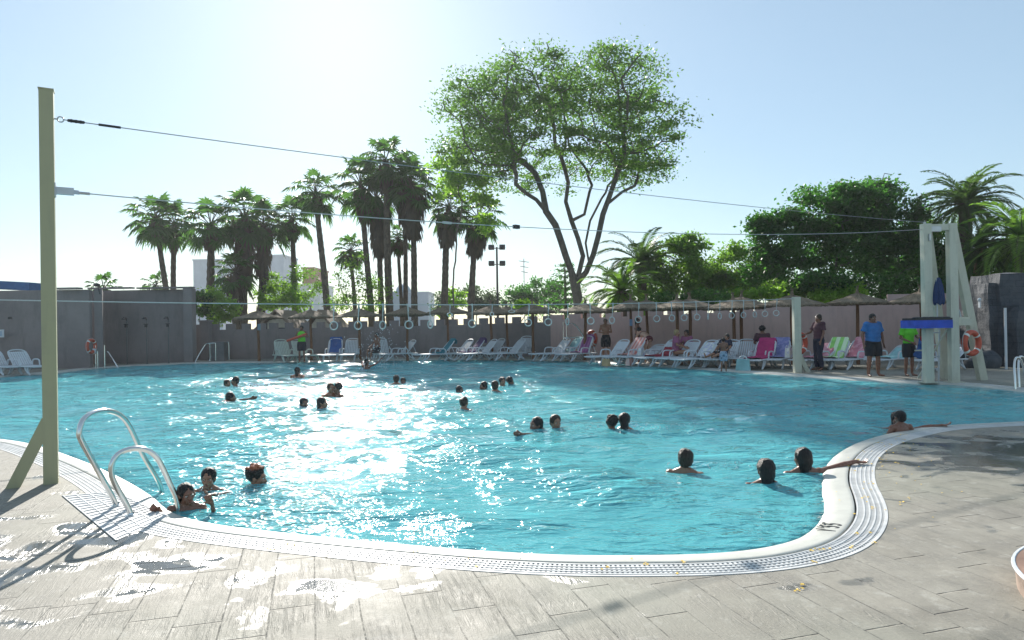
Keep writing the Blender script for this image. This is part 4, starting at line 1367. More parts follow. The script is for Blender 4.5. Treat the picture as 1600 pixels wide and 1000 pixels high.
def tw(px, D, deg, key, lab, back=48, **k): make_towel('towel', lab, TW[key], GD(px, D), deg, back, seed=int(px), **k)
tw(520, 31.0, 2, 'blue', 'blue towel hanging on an upright chair back', 62, y_from=.2)
tw(681, 29.6, -62, 'teal', 'teal towel spread over a lounger back', 48, y_from=-.1)
tw(729, 30.2, -60, 'purple', 'dark purple towel draped over a lounger', 48, y_from=-.3)
tw(880, 28.6, -62, 'aqua', 'pale aqua towel over a lounger back by the handrail', 48, y_from=.3)
tw(903, 28.0, -50, 'violet', 'violet striped towel on a lounger behind the handrail', 62, y_from=-.2)
tw(977, 25.4, -55, 'coral', 'coral and pink towel hanging off a lounger', 48, y_from=-.2)
tw(1030, 24.4, -58, 'red', 'dark red towel on a lounger seat', 48, y_from=-.5, top=.35)
tw(1089, 23.0, -58, 'white', 'bright white towel rolled over a lounger', 48, y_from=.1, top=.6, width=.4)
tw(1109, 23.4, -52, 'dark', 'dark clothes heaped on a lounger left of the wading child', 48, y_from=-.3, top=.5, width=.5)
tw(1187, 22.2, -38, 'mag', 'magenta towel covering a lounger from back to foot', 48, y_from=-.75)
tw(1213, 22.4, -32, 'lilac', 'lilac towel covering a lounger back', 48, y_from=-.4)
tw(1272, 21.8, -55, 'pink', 'pink towel behind the man in maroon', 30, y_from=-.5)
tw(1297, 21.6, -48, 'green', 'lime green towel with white stripes on a lounger back', 48, y_from=-.2)
tw(1328, 21.4, -55, 'pink', 'pale pink towel on the lounger by the tan parasol pole', 48, y_from=.0)
tw(1392, 21.2, -60, 'aqua', 'pale aqua towel on the lounger behind the man in blue', 30, y_from=-.5, top=.5)
# bags
def bag(px, D, mat, lab, s=1.0, z=0.0):
    t = thing('beach_bag', lab, 'bag', GD(px, D, z), rng.uniform(-1, 1), None, s)
    m = MB(); m.box((0, 0, .16), (.40, .18, .32), None, .82); m.build('bag_body', mat, t, smooth=False)
    m = MB(); m.torus((0, -.07, .30), .11, .012, 14, 6, (R(90), 0, 0), (0, math.pi)); m.torus((0, .07, .30), .11, .012, 14, 6, (R(90), 0, 0), (0, math.pi)); m.build('handles', M['white'], t)
bag(1160, 21.4, TW['aqua'], 'pale blue beach bag on the deck right of the wading child', 1.1)
bag(1232, 21.6, TW['white'], 'cream bag on the lounger foot beside the short cream post', .9, .38)
bag(983, 24.7, TW['coral'], 'coral bag standing by the pointed parasol pole', .9)
bag(946, 24.6, C_('bag_straw', (.5, .36, .2)), 'straw coloured round bag on the deck below the lifebuoy', .8)
bag(1001, 24.7, TW['white'], 'white bag on the lounger next to the bending woman', .8, .36)
# ================================================================== PEOPLE
SK = dict(tan=M_skin('skin_tan', (.30, .16, .10)), brown=M_skin('skin_brown', (.20, .10, .065)), fair=M_skin('skin_fair', (.46, .29, .21)))
HR = dict(black=M_hair('hair_black', (.012, .011, .012)), brown=M_hair('hair_brown', (.035, .022, .015)), fair=M_hair('hair_fair', (.34, .24, .12)), grey=M_hair('hair_grey', (.16, .14, .12)),
          red=M_hair('hair_orange_top', (.012, .011, .012), .4, None))
EYE = simple('eye_dark', (.015, .012, .012), .2); EYEW = simple('eye_white', (.6, .58, .55), .3); LIP = simple('lips', (.26, .09, .08), .5)

def remeshed(mb, name, voxel, smooth_it=4, mat=None, parent=None):
    me = mb.mesh(name, False)
    o = bpy.data.objects.new(name, me); COL.objects.link(o)
    r = o.modifiers.new('r', 'REMESH'); r.mode = 'VOXEL'; r.voxel_size = voxel; r.use_smooth_shade = True
    s = o.modifiers.new('s', 'SMOOTH'); s.factor = .5; s.iterations = smooth_it
    dg = bpy.context.evaluated_depsgraph_get()
    m2 = bpy.data.meshes.new_from_object(o.evaluated_get(dg)); m2.name = name
    bpy.data.objects.remove(o); bpy.data.meshes.remove(me)
    return link(name, m2, mat, parent)

def V3(*a): return Vector(a)
def lerp(a, b, t): return a + (b - a) * t

class Pose:
    def __init__(s, **k):
        J = dict(pelvis=V3(0, 0, .95), waist=V3(0, .0, 1.10), chest=V3(0, .0, 1.30), neck=V3(0, .01, 1.47), head=V3(0, -.015, 1.635),
                 shl=V3(.175, .01, 1.425), shr=V3(-.175, .01, 1.425), ell=V3(.235, .03, 1.14), elr=V3(-.235, .03, 1.14), wrl=V3(.245, -.03, .90), wrr=V3(-.245, -.03, .90),
                 hil=V3(.09, 0, .93), hir=V3(-.09, 0, .93), knl=V3(.10, -.02, .50), knr=V3(-.10, -.02, .50), anl=V3(.11, .01, .09), anr=V3(-.11, .01, .09),
                 fl=V3(.14, -.15, .03), fr=V3(-.14, -.15, .03))
        for a, b in k.items(): J[a] = V3(*b) if isinstance(b, (tuple, list)) else b
        J['head'] = J['head'] - V3(0, 0, .035); s.J = J

def hand_parts(mb, wr, d, pn, side, curl=.5, s=1.0):
    """palm, four unequal fingers, thumb leaving the side of the palm"""
    d = d.normalized(); pn = (pn - d * pn.dot(d)).normalized(); lat = d.cross(pn).normalized() * side
    mb.cap(wr - d * .02, wr + d * .02, .024 * s, .026 * s, 8)
    for k in range(4):
        o = lat * ((k - 1.5) * .019 * s)
        mb.cap(wr + d * .01 + o * .6, wr + d * .085 * s + o, .014 * s, .0115 * s, 8)
        L = (.062, .074, .070, .054)[k] * s
        p = wr + d * .088 * s + o * 1.12
        c = curl * (1 + .12 * (k - 1.5))
        dd = d
        for seg, f in enumerate((.45, .32, .23)):
            dd = (Matrix.Rotation(-c * (.7 + .5 * seg) * side, 3, lat) @ dd).normalized()
            if (dd.dot(pn)) < d.dot(pn) - 2: pass
            q = p + dd * L * f
            mb.cap(p, q, (.0098 - .0008 * seg) * s, (.0092 - .0008 * seg) * s, 7); p = q
    t0 = wr + d * .03 * s - lat * -.03 * s * -1
    a = wr + d * .025 * s + lat * -.024 * s; b = a + (d * .032 - lat * .026 + pn * .012) * s; c_ = b + (d * .028 - lat * .006 + pn * .012) * s
    mb.cap(a, b, .014 * s, .011 * s, 7); mb.cap(b, c_, .011 * s, .0088 * s, 7)

def build_body(J, bulk=1.0, female=False, headrot=None, hands=None, belly=0.0, seated=False):
    mb = MB(); k = bulk
    pel, wai, che, nec, hd = J['pelvis'], J['waist'], J['chest'], J['neck'], J['head']
    lat = (J['shl'] - J['shr']).normalized(); 
    def disc(c, up, rx, ry, rz):
        up = up.normalized(); x = (lat - up * lat.dot(up)).normalized(); y = up.cross(x)
        mb.ell(c, (rx, ry, rz), 14, 8, Matrix((x, y, up)).transposed())
    up0 = (wai - pel); up1 = (che - wai); up2 = (nec - che)
    disc(pel, up0, .168 * k, .118 * k, .12)
    disc(lerp(pel, wai, .5), up0, .152 * k, .108 * k + belly * .6, .12)
    disc(wai, up1, .142 * k, .102 * k + belly, .13)
    disc(lerp(wai, che, .5), up1, .152 * k, .108 * k + belly * .6, .13)
    disc(che, up1, .172 * k, .118 * k, .15)
    disc(lerp(che, nec, .45), up2, .165 * k, .095 * k, .10)
    disc(lerp(che, nec, .72), up2, .11 * k, .075 * k, .07)
    if female:
        f = lat.cross(up1).normalized() * 1
        f = f if f.dot(J.get('front', V3(0, -1, 0))) > 0 else -f
        for s in (-1, 1): mb.ell(che + lat * s * .075 + f * .085, (.065, .065, .065), 10, 8)
    for s, S in ((1, 'l'), (-1, 'r')):
        sh, el, wr = J['sh' + S], J['el' + S], J['wr' + S]
        mb.ell(sh, .062 * k, 10, 8); mb.cap(lerp(che, nec, .75), sh, .055 * k, .055 * k)
        mb.cap(sh, lerp(sh, el, .45), .052 * k, .047 * k); mb.cap(lerp(sh, el, .4), el, .047 * k, .037 * k)
        mb.cap(el, lerp(el, wr, .35), .038 * k, .039 * k); mb.cap(lerp(el, wr, .3), wr, .039 * k, .024 * k)
        fd = (wr - el).normalized()
        hd_d, hd_n, cu = (fd, None, .35)
        if hands and S in hands:
            hd_d, hd_n, cu = hands[S]; hd_d = Vector(hd_d); hd_n = Vector(hd_n)
        if hd_n is None:
            hd_n = -lat * s if abs(fd.dot(lat)) < .8 else V3(0, 0, -1)
        hand_parts(mb, wr + hd_d.normalized() * .015, hd_d, hd_n, s, cu)
        hi, kn, an, fo = J['hi' + S], J['kn' + S], J['an' + S], J['f' + S]
        mb.cap(hi, lerp(hi, kn, .5), .092 * k, .075 * k); mb.cap(lerp(hi, kn, .45), kn, .076 * k, .054 * k)
        back = (lerp(kn, an, .5) - lerp(hi, an, .5)); 
        mb.cap(kn, lerp(kn, an, .35), .053 * k, .057 * k); mb.cap(lerp(kn, an, .3), an, .056 * k, .036 * k)
        mb.cap(an, lerp(an, fo, .3) - V3(0, 0, .03), .038, .038); mb.cap(lerp(an, fo, .2) - V3(0, 0, .04), fo, .036, .026)
    # neck and head
    for S in 'lr': mb.cap(lerp(nec, hd, .22), lerp(nec, J['sh' + S], .78), .052 * k, .05 * k)
    H = headrot if headrot is not None else Matrix.Identity(3)
    mb.cap(lerp(che, nec, .8), lerp(nec, hd, .55), .064 * k, .056)
    hp = lambda x, y, z: hd + H @ V3(x, y, z)
    mb.ell(hp(0, .015, .03), (.074, .093, .088), 18, 14, H)
    mb.ell(hp(0, -.022, -.035), (.056, .068, .075), 16, 12, H)
    mb.ell(hp(0, -.055, -.085), (.032, .032, .028), 12, 8, H)
    mb.ell(hp(0, -.07, .028), (.055, .022, .022), 12, 8, H)
    mb.cap(hp(0, -.082, .008), hp(0, -.104, -.028), .009, .0145, 8)
    for s in (-1, 1):
        mb.ell(hp(s * .012, -.094, -.032), (.009, .010, .008), 8, 6, H)
        mb.ell(hp(s * .038, -.055, -.022), (.024, .025, .024), 10, 8, H)
        mb.ell(hp(s * .076, .012, -.005), (.011, .02, .032), 10, 8, H @ Matrix.Rotation(-s * .35, 3, 'Z'))
    mb.ell(hp(0, -.085, -.057), (.024, .012, .009), 10, 6, H)
    return mb, H, hp

def hair_mb(H, hp, style, seed=0):
    mb = MB()
    if style == 'short':
        mb.ell(hp(0, .026, .042), (.090, .097, .093), 18, 14, H); mb.ell(hp(0, .05, -.005), (.080, .068, .078), 14, 10, H)
    elif style == 'curly':
        rg = random.Random(seed); mb.ell(hp(0, .026, .05), (.096, .098, .095), 16, 12, H)
        for i in range(60):
            a = rg.uniform(0, 6.28); z = rg.uniform(-.2, 1); r = math.sqrt(max(0, 1 - z * z)); y = math.sin(a) * r
            if y < -.45 and z < .55: continue
            mb.ell(hp(.092 * math.cos(a) * r, .03 + .094 * y, .055 + .094 * z), rg.uniform(.016, .027), 8, 6)
    elif style == 'wet':
        mb.ell(hp(0, .024, .038), (.089, .096, .093), 18, 14, H); mb.ell(hp(0, .05, -.02), (.082, .066, .088), 14, 10, H)
        mb.cap(hp(0, .06, -.04), hp(.01, .065, -.17), .06, .03)
        for i in range(7):
            x = -.06 + .02 * i; mb.cap(hp(x, .05, -.03), hp(x * .8, .07, -.19 - .02 * (i % 3)), .018, .007, 6)
    elif style == 'bun':
        mb.ell(hp(0, .026, .04), (.088, .095, .092), 18, 14, H); mb.ell(hp(0, .05, -.005), (.07, .06, .06), 14, 10, H); mb.ell(hp(0, .10, .06), (.04, .035, .04), 12, 8, H)
    elif style == 'long':
        mb.ell(hp(0, .028, .04), (.092, .098, .094), 18, 14, H); mb.cap(hp(0, .05, -.0), hp(0, .055, -.13), .078, .06)
    return mb

def person(label, pose, loc, rotz, skin='tan', hair='black', style='short', bulk=1.0, female=False, headrot=None, hands=None, scale=1.0, voxel=.013, belly=0., clothes=(), face=True, group=None, hv=None, hairmat=None, face_hair=False):
    t = thing('person', label, 'person', loc, rotz, group, scale)
    J = pose.J
    mb, H, hp = build_body(J, bulk, female, headrot, hands, belly)
    o = remeshed(mb, 'body', voxel, 5 if voxel > .01 else 4, SK[skin], t)
    if style:
        hm = hair_mb(H, hp, style, len(label))
        ho_ = remeshed(hm, 'hair', hv or max(.006, voxel * .6), 1, hairmat or HR[hair], t)
        for v in ho_.data.vertices:
            q_ = v.co; w_ = mnoise.noise(Vector((q_.x * 55, q_.y * 55, q_.z * 14 + len(label)))) * .0055 + mnoise.noise(Vector((q_.x * 16, q_.y * 16, q_.z * 10 + len(label)))) * .007
            v.co = q_ + v.normal * w_
    if face:
        m = MB(); mw = MB()
        for s in (-1, 1):
            mw.ell(hp(s * .0315, -.0735, .004), (.0155, .012, .0085), 12, 8, H); m.ell(hp(s * .0315, -.083, .004), (.0072, .005, .0072), 10, 6, H)
            m.cap(hp(s * .018, -.088, .026), hp(s * .047, -.078, .025), .0035, .0025, 6)
        ew = mw.build('eye_whites', EYEW, o); m.build('eyes', EYE, o)
        m = MB(); m.ell(hp(0, -.0945, -.0535), (.021, .006, .0045), 12, 6, H); m.ell(hp(0, -.0935, -.0615), (.017, .006, .0048), 12, 6, H); m.build('lips', LIP, o)
    for kind, mat in clothes:
        cm = MB(); k = bulk
        pel, wai, che, nec = J['pelvis'], J['waist'], J['chest'], J['neck']; lat = (J['shl'] - J['shr']).normalized()
        def disc(c, up, rx, ry, rz):
            up = up.normalized(); x = (lat - up * lat.dot(up)).normalized(); y = up.cross(x)
            cm.ell(c, (rx, ry, rz), 16, 10, Matrix((x, y, up)).transposed())
        e = .016
        if kind in ('shorts', 'trousers', 'briefs'):
            frac = {'shorts': .86, 'trousers': 1.0, 'briefs': .12}[kind]
            disc(pel + V3(0, 0, .0), wai - pel, .168 * k + e, .118 * k + e + belly * .3, .115)
            if kind != 'briefs': disc(lerp(pel, wai, .4), wai - pel, .156 * k + e, .108 * k + e + belly * .6, .09)
            for S in 'lr':
                hi, kn, an = J['hi' + S], J['kn' + S], J['an' + S]
                fl_ = .02 if kind == 'shorts' else .0
                cm.tube([hi + (hi - kn).normalized() * .02, lerp(hi, kn, frac * .5), lerp(hi, kn, frac)], [.095 * k + e, .086 * k + e + fl_, (.085 if frac < .3 else .066) * k + e + fl_], 14)
                if kind == 'trousers': cm.tube([lerp(hi, kn, .9), lerp(kn, an, .4), lerp(kn, an, .97)], [.068 * k + e, .066 * k + e, .052 * k + e], 14)
        elif kind in ('shirt', 'vest'):
            disc(lerp(pel, wai, .35), wai - pel, .160 * k + e, .112 * k + e + belly * .7, .12)
            disc(wai, che - wai, .152 * k + e, .108 * k + e + belly, .14)
            disc(lerp(wai, che, .5), che - wai, .158 * k + e, .112 * k + e + belly * .7, .14)
            disc(che, che - wai, .178 * k + e, .122 * k + e, .15)
            disc(lerp(che, nec, .45), nec - che, .168 * k + e, .098 * k + e, .10)
            disc(lerp(che, nec, .74), nec - che, .108 * k + e, .074 * k + e, .06)
            if kind == 'shirt':
                for S in 'lr':
                    sh, el = J['sh' + S], J['el' + S]
                    cm.ell(sh, .066 * k + e, 12, 8); cm.cap(lerp(che, nec, .75), sh, .058 * k + e * .7, .06 * k + e * .7)
                    cm.tube([sh, lerp(sh, el, .4), lerp(sh, el, .72)], [.058 * k + e, .056 * k + e, .056 * k + e * 1.6], 14)
        elif kind == 'bra':
            cm.v = []; 
            disc(che - V3(0, 0, .0), che - wai, .172 * k + .012, .118 * k + .012, .035)
        elif kind == 'swimsuit':
            disc(pel, wai - pel, .168 * k + .01, .118 * k + .01, .11); disc(wai, che - wai, .142 * k + .012, .102 * k + .012, .14); disc(che, che - wai, .17 * k + .01, .118 * k + .01, .11)
        remeshed(cm, {'bra': 'swim_top', 'briefs': 'swim_briefs', 'vest': 'shirt'}.get(kind, kind), max(voxel, .011), 2, mat, t)
        if kind in ('briefs',):
            pass
    return t
# a swimmer copy drops the clothing parts it cannot show
RZ = lambda d: Matrix.Rotation(R(d), 3, 'Z')
def HRT(yaw=0, pitch=0, roll=0):
    return Matrix.Rotation(R(yaw), 3, 'Z') @ Matrix.Rotation(R(pitch), 3, 'X') @ Matrix.Rotation(R(roll), 3, 'Y')
CL = dict(polo=M_cloth('polo_blue', (.04, .16, .42)), darkshorts=M_cloth('shorts_dark', (.02, .022, .03)), lime=M_cloth('shirt_lime', (.14, .60, .04)), maroon=M_cloth('shirt_maroon', (.09, .035, .05)),
          trous=M_cloth('trousers_navy', (.02, .022, .045)), pale=M_cloth('shorts_pale', (.35, .45, .60), (.15, .2, .3)), bikini=M_cloth('bikini_dark', (.12, .02, .03)), pinkd=M_cloth('dress_pink', (.30, .10, .18)),
          vest=M_cloth('vest_green', (.12, .60, .10)), trunk=M_cloth('trunks_blue', (.03, .06, .14)), trunkr=M_cloth('trunks_red', (.28, .03, .03)), black=M_cloth('swim_black', (.015, .015, .02)))
RIPPLES = []
def water_at(px, py):
    g = G(px, py, WZ); return g

# ---- swimmers: the neck is at the water line.  loc z = WZ - (height of the water line on the body)
def swimloc(px, py, level, scale=1.0, back=0.0):
    g = G(px, py, WZ); RIPPLES.append((g.x, g.y, .010)); return Vector((g.x, g.y + back, WZ - (level + .05) * scale))

armsout = Pose(ell=(.38, -.10, 1.27), elr=(-.38, -.10, 1.27), wrl=(.52, -.28, 1.26), wrr=(-.52, -.28, 1.26), knl=(.14, -.16, .56), anl=(.16, .12, .22), knr=(-.12, -.05, .52), anr=(-.13, .2, .18))
armslow = Pose(ell=(.33, .02, 1.22), elr=(-.33, .02, 1.22), wrl=(.42, -.2, 1.15), wrr=(-.42, -.2, 1.15))
swimf = Pose(pelvis=(0, .55, 1.12), waist=(0, .38, 1.19), chest=(0, .19, 1.29), neck=(0, .05, 1.40), head=(0, -.03, 1.52), shl=(.17, .10, 1.37), shr=(-.17, .10, 1.37),
             ell=(.26, -.16, 1.38), elr=(-.26, .0, 1.24), wrl=(.24, -.42, 1.42), wrr=(-.2, -.2, 1.16), hil=(.09, .57, 1.1), hir=(-.09, .57, 1.1), knl=(.1, .95, .98), knr=(-.1, .95, 1.0), anl=(.1, 1.34, .92), anr=(-.1, 1.34, .97), fl=(.1, 1.5, .86), fr=(-.1, 1.5, .92))

GS = 'bathers far out in the pool'
# hero swimmers
# girl at the ladder: turned to the right, one hand on the rail, other arm bent with the hand up
def lvl(z): return z
s1 = .80
pg = Pose(head=(.0, -.02, 1.62), ell=(.30, -.17, 1.30), wrl=(.27, -.26, 1.50), elr=(-.26, .06, 1.33), wrr=(-.25, -.14, 1.45), shl=(.16, -.01, 1.41), shr=(-.16, .02, 1.42))
person('girl with long wet dark hair at the ladder, one fist raised, hand on the rail', pg, swimloc(292, 796, 1.36, s1), R(22), 'brown', 'black', 'wet', .84, False, HRT(28, 6, -8),
       {'l': ((-.25, -.35, .6), (0, -1, 0), 1.15), 'r': ((-.4, -.4, .35), (0, -1, -.3), 1.0)}, s1, .0068, 0, (('swimsuit', M['white']),), True)
s2 = .84
pb_ = Pose(head=(0, -.015, 1.63), ell=(.31, -.12, 1.43), wrl=(.20, -.32, 1.47), elr=(-.33, -.08, 1.42), wrr=(-.18, -.30, 1.46), shl=(.165, .0, 1.42), shr=(-.165, .0, 1.42))
person('boy with short dark wet hair facing the camera, forearms crossed at the water line', pb_, swimloc(318, 768, 1.42, s2, .12), R(6), 'tan', 'black', 'short', .86, False, HRT(4, 4, 3),
       {'l': ((-.8, -.45, .15), (0, -.2, -1), .6), 'r': ((.85, -.4, .1), (0, -.2, -1), .6)}, s2, .0068, 0, (), True)
pm = Pose(head=(0, -.02, 1.635), ell=(.40, -.1, 1.40), wrl=(.66, -.18, 1.46), elr=(-.30, .0, 1.30), wrr=(-.34, -.22, 1.24))
person('bather with black hair orange on top, turned half away, one arm reaching right', pm, swimloc(399, 759, 1.47, .93), R(60 + 75), 'tan', 'black', 'curly', .95, False, HRT(-38, 4, 4),
       None, .93, .0085, 0, (('shorts', CL['trunk']),), True, hairmat=M_hair('hair_orange_top', (.02, .013, .012), .45, (1.717, (.5, .15, .07))))
BK = 180
person('brown haired bather seen from behind, alone in the right half of the pool', armslow, swimloc(1071, 731, 1.46, .98), R(BK - 30), 'tan', 'brown', 'short', .98, False, HRT(15, 0, 0), None, .98, .0095, 0, (('shorts', CL['trunk']),), True)
person('bather with wet black hair seen from behind, left of the one holding the pool edge', Pose(ell=(.34, -.16, 1.24), elr=(-.34, -.16, 1.24), wrl=(.2, -.34, 1.2), wrr=(-.2, -.34, 1.2)), swimloc(1197, 753, 1.44, 1.0), R(BK - 8), 'brown', 'black', 'wet', 1.0, False, HRT(8, 4, 0), None, 1.0, .0095, 0, (('shorts', CL['trunkr']),), True)
# edge holder: right hand (picture right) lies on the coping
pe = Pose(shl=(.175, 0, 1.42), shr=(-.175, .01, 1.445), elr=(-.42, -.02, 1.505), wrr=(-.62, -.06, 1.54), ell=(.34, .02, 1.3), wrl=(.40, -.15, 1.15))
person('bather with sunlit wet black hair holding the pool edge with one outstretched arm', pe, swimloc(1255, 737, 1.415, 1.0), R(BK + 5), 'brown', 'black', 'wet', 1.0, False, HRT(5, 0, 0), {'r': ((-.9, -.1, -.12), (0, 0, -1), .45)}, 1.0, .0095, 0, (('shorts', CL['black']),), True)
# far right adult and child
person('woman with long wet hair at the far right pool edge behind a child', Pose(ell=(.36, -.03, 1.50), wrl=(.56, -.06, 1.535), elr=(-.2, -.16, 1.2), wrr=(-.05, -.30, 1.2)), swimloc(1409, 671, 1.425, .97, .12), R(-12), 'brown', 'black', 'long', .95, True, HRT(-8, 0, 8), None, .97, .011, 0, (('swimsuit', CL['black']),), True)
person('small dark haired child held in front of the woman at the far right edge', armslow, swimloc(1401, 674, 1.43, .70, -.10), R(BK + 10), 'brown', 'black', 'short', .95, False, None, None, .78, .011, 0, (), True)

# prototype far swimmers
sw = {}
def far_swimmer(key, label, px, py, rot, scale=1.0, level=1.45, group=GS):
    loc = swimloc(px, py, level, scale)
    if key in sw: return dup(sw[key], loc, R(rot), label, None, scale)
    a = dict(front=dict(pose=armslow, style='short', hair='black', skin='brown'), back=dict(pose=armsout, style='short', hair='brown', skin='tan'), long=dict(pose=armslow, style='long', hair='black', skin='tan', female=True),
             swim=dict(pose=swimf, style='short', hair='black', skin='brown'), bun=dict(pose=armsout, style='bun', hair='brown', skin='tan', female=True), curly=dict(pose=armslow, style='curly', hair='black', skin='brown'))[key]
    sw[key] = person(label, a['pose'], loc, R(rot), a['skin'], a['hair'], a['style'], .95, a.get('female', False), None, None, scale, .014, 0, (('swimsuit' if a.get('female') else 'shorts', CL['black']),), True, group)
    return sw[key]
far_swimmer('long', 'taller dark haired bather right of a smaller one, near the middle of the pool', 976, 670, 165, 1.0, 1.43)
far_swimmer('curly', 'shorter dark haired bather left of the taller one, near the middle of the pool', 956, 671, 190, .92, 1.46)
far_swimmer('back', 'bather with a reddish lit face beside the one whose arm trails left', 868, 671, 25, .95, 1.44)
far_swimmer('swim', 'bather with dark hair whose arm trails left on the water', 840, 672, -60, 1.0, 1.36)
far_swimmer('bun', 'lone bather just below the group of four, sun glitter all round', 725, 638, 150, .95, 1.44)
far_swimmer('front', 'low dark head left of the group of four bathers', 718, 612, 60, .9, 1.52)
far_swimmer('front', 'leftmost bather of the group of four', 756, 609, -60, .95, 1.46)
far_swimmer('back', 'largest and nearest bather of the group of four', 774, 612, 160, 1.02, 1.42)
far_swimmer('long', 'tallest bather of the group of four, third from the left', 785, 603, 20, .98, 1.44)
far_swimmer('curly', 'rightmost bather of the group of four', 797, 601, 100, .9, 1.47)
far_swimmer('back', 'left and bigger one of two heads in the bright glitter behind', 619, 599, 200, .98, 1.44)
far_swimmer('front', 'right and smaller one of two heads in the bright glitter behind', 630, 600, 10, .85, 1.47)
far_swimmer('long', 'upright dark bather at the left edge of the glitter, facing left', 503, 638, 90, .95, 1.44)
far_swimmer('front', 'low dark head left of the brightest glitter', 475, 635, 40, .95, 1.49)
far_swimmer('bun', 'left one of two dark bathers side by side above the glitter', 517, 618, 40, 1.0, 1.38)
far_swimmer('curly', 'right one of two dark bathers side by side above the glitter', 528, 618, -50, .95, 1.38)
far_swimmer('long', 'tall dark bather with a sun lit outline near the far edge at left', 465, 590, 170, 1.02, 1.34)
far_swimmer('back', 'left and lower one of a pair of bathers at far left', 355, 604, 70, .92, 1.46)
far_swimmer('front', 'right and taller one of a pair of bathers at far left', 368, 604, -70, 1.0, 1.40)
far_swimmer('swim', 'swimmer at far left with an arm stretched to the right on the water', 359, 626, 110, 1.0, 1.37)

# diver in the splash and its drops
dv = person('bather kicking up a splash at the far edge below the swing rings', Pose(ell=(.36, -.12, 1.5), wrl=(.5, -.3, 1.62), elr=(-.36, -.1, 1.5), wrr=(-.48, -.25, 1.66)), swimloc(573, 576, 1.28, .95), R(150), 'brown', 'black', 'wet', .95, False, None, None, .95, .014, 0, (('shorts', CL['trunk']),), True)
rg = random.Random(9); m = MB(); g = G(575, 574, 0)
for k in range(420):
    a = rg.uniform(0, 6.28); r = abs(rg.gauss(0, .8)); h = abs(rg.gauss(0, .75)) * max(.2, 1.2 - r * .4)
    s = rg.uniform(.006, .016)
    m.ell((r * math.cos(a) + .5, r * math.sin(a) * .6, h - .03), (s, s, s * rg.uniform(1, 1.8)), 6, 4)
o = m.build('water_splash', None, None, g); o.data.materials.append(simple('water_drops', (.75, .8, .82), .08, .02, 6)); tag(o, 'spray of water drops thrown up at the far pool edge', 'splash', None, 'stuff')
# spray by the children at the ladder
m = MB(); g = G(345, 778, WZ)
for k in range(260):
    s = rg.uniform(.002, .006); m.ell((rg.gauss(0, .30), rg.gauss(-.02, .16), abs(rg.gauss(0, .035))), (s * 1.4, s * 1.4, s), 6, 4)
for k in range(160):
    s = rg.uniform(.002, .005); m.ell((rg.gauss(.55, .22), rg.gauss(.45, .12), abs(rg.gauss(0, .02))), (s * 1.4, s * 1.4, s), 6, 4)
o = m.build('water_splash', None, None, g); o.data.materials.append(bpy.data.materials['water_drops']); tag(o, 'small bright drops on the water beside the children at the ladder', 'splash', None, 'stuff')

for (px_, py_, n_, lab_) in ((905, 672, 150, 'bright drops on the water between the two middle pairs of bathers'), (1010, 668, 90, 'bright drops on the water right of the taller bather near the middle'),
                        (1110, 728, 70, 'bright drops beside the lone brown haired bather'), (750, 640, 140, 'bright drops around the lone bather below the group of four'), (395, 602, 90, 'bright drops right of the pair of bathers at far left')):
    m = MB(); g = G(px_, py_, WZ); k_ = g.y / 9
    for k in range(n_):
        s = rg.uniform(.003, .0075) * k_; m.ell((rg.gauss(0, .42) * k_, rg.gauss(0, .2) * k_, abs(rg.gauss(0, .018))), (s * 1.6, s, s * .8), 6, 4)
    o = m.build('water_splash', None, None, g); o.data.materials.append(bpy.data.materials['water_drops']); tag(o, lab_, 'splash', None, 'stuff')
# ---- people on land
person('heavyset man in a blue polo shirt and dark shorts standing on the pool edge', Pose(ell=(.29, .03, 1.16), elr=(-.29, .03, 1.16), wrl=(.30, -.02, .92), wrr=(-.30, -.02, .92), anl=(.15, .01, .09), anr=(-.15, .01, .09), knl=(.13, -.02, .5), knr=(-.13, -.02, .5), fl=(.20, -.16, .03), fr=(-.20, -.16, .03)),
       G(1365, 588), R(8), 'brown', 'black', 'short', 1.22, False, HRT(-6, 4, 0), None, .985, .011, .05, (('shirt', CL['polo']), ('shorts', CL['darkshorts'])))
q = GD(1419, 18.4)
lg = person('person in a lime green shirt behind the blue platform holding bundled bags', Pose(ell=(.26, -.02, 1.17), wrl=(.16, -.26, 1.12), elr=(-.25, .03, 1.15), wrr=(-.12, -.26, 1.02)), q, R(10), 'brown', 'black', 'short', 1.0, False, None, None, .90, .012, 0, (('shirt', CL['lime']), ('shorts', CL['darkshorts'])))
for (dx, dz, mat, lab) in ((.10, .74, TW['blue'], 'royal blue bag held by the person in the lime shirt'), (.25, .88, C_('bag_red', (.32, .02, .03)), 'dark red bag held by the person in the lime shirt')):
    t = thing('held_bag', lab, 'bag', (q.x + dx, q.y - .32, dz - (.14 if dx < .2 else .0)))
    m = MB(); rgb = random.Random(int(dx * 100))
    for k in range(9): m.ell((rgb.uniform(-.07, .07), rgb.uniform(-.04, .04), -.05 + k * .045), (rgb.uniform(.07, .11) * (1.15 - k * .07), .07, .08), 12, 8)
    m.cap((0, 0, .32), (.02, .02, .46), .03, .012)
    remeshed(m, 'bag_body', .018, 3, mat, t)
person('man in a maroon t-shirt and dark trousers in profile behind the post', Pose(ell=(.22, .0, 1.16), wrl=(.22, -.10, .93), elr=(-.25, -.10, 1.17), wrr=(-.25, -.36, 1.1), knl=(.08, -.06, .5)), GD(1279, 20.9), R(-75), 'brown', 'brown', 'short', 1.02, False, None, None, 1.0, .012, .015, (('shirt', CL['maroon']), ('trousers', CL['trous'])))
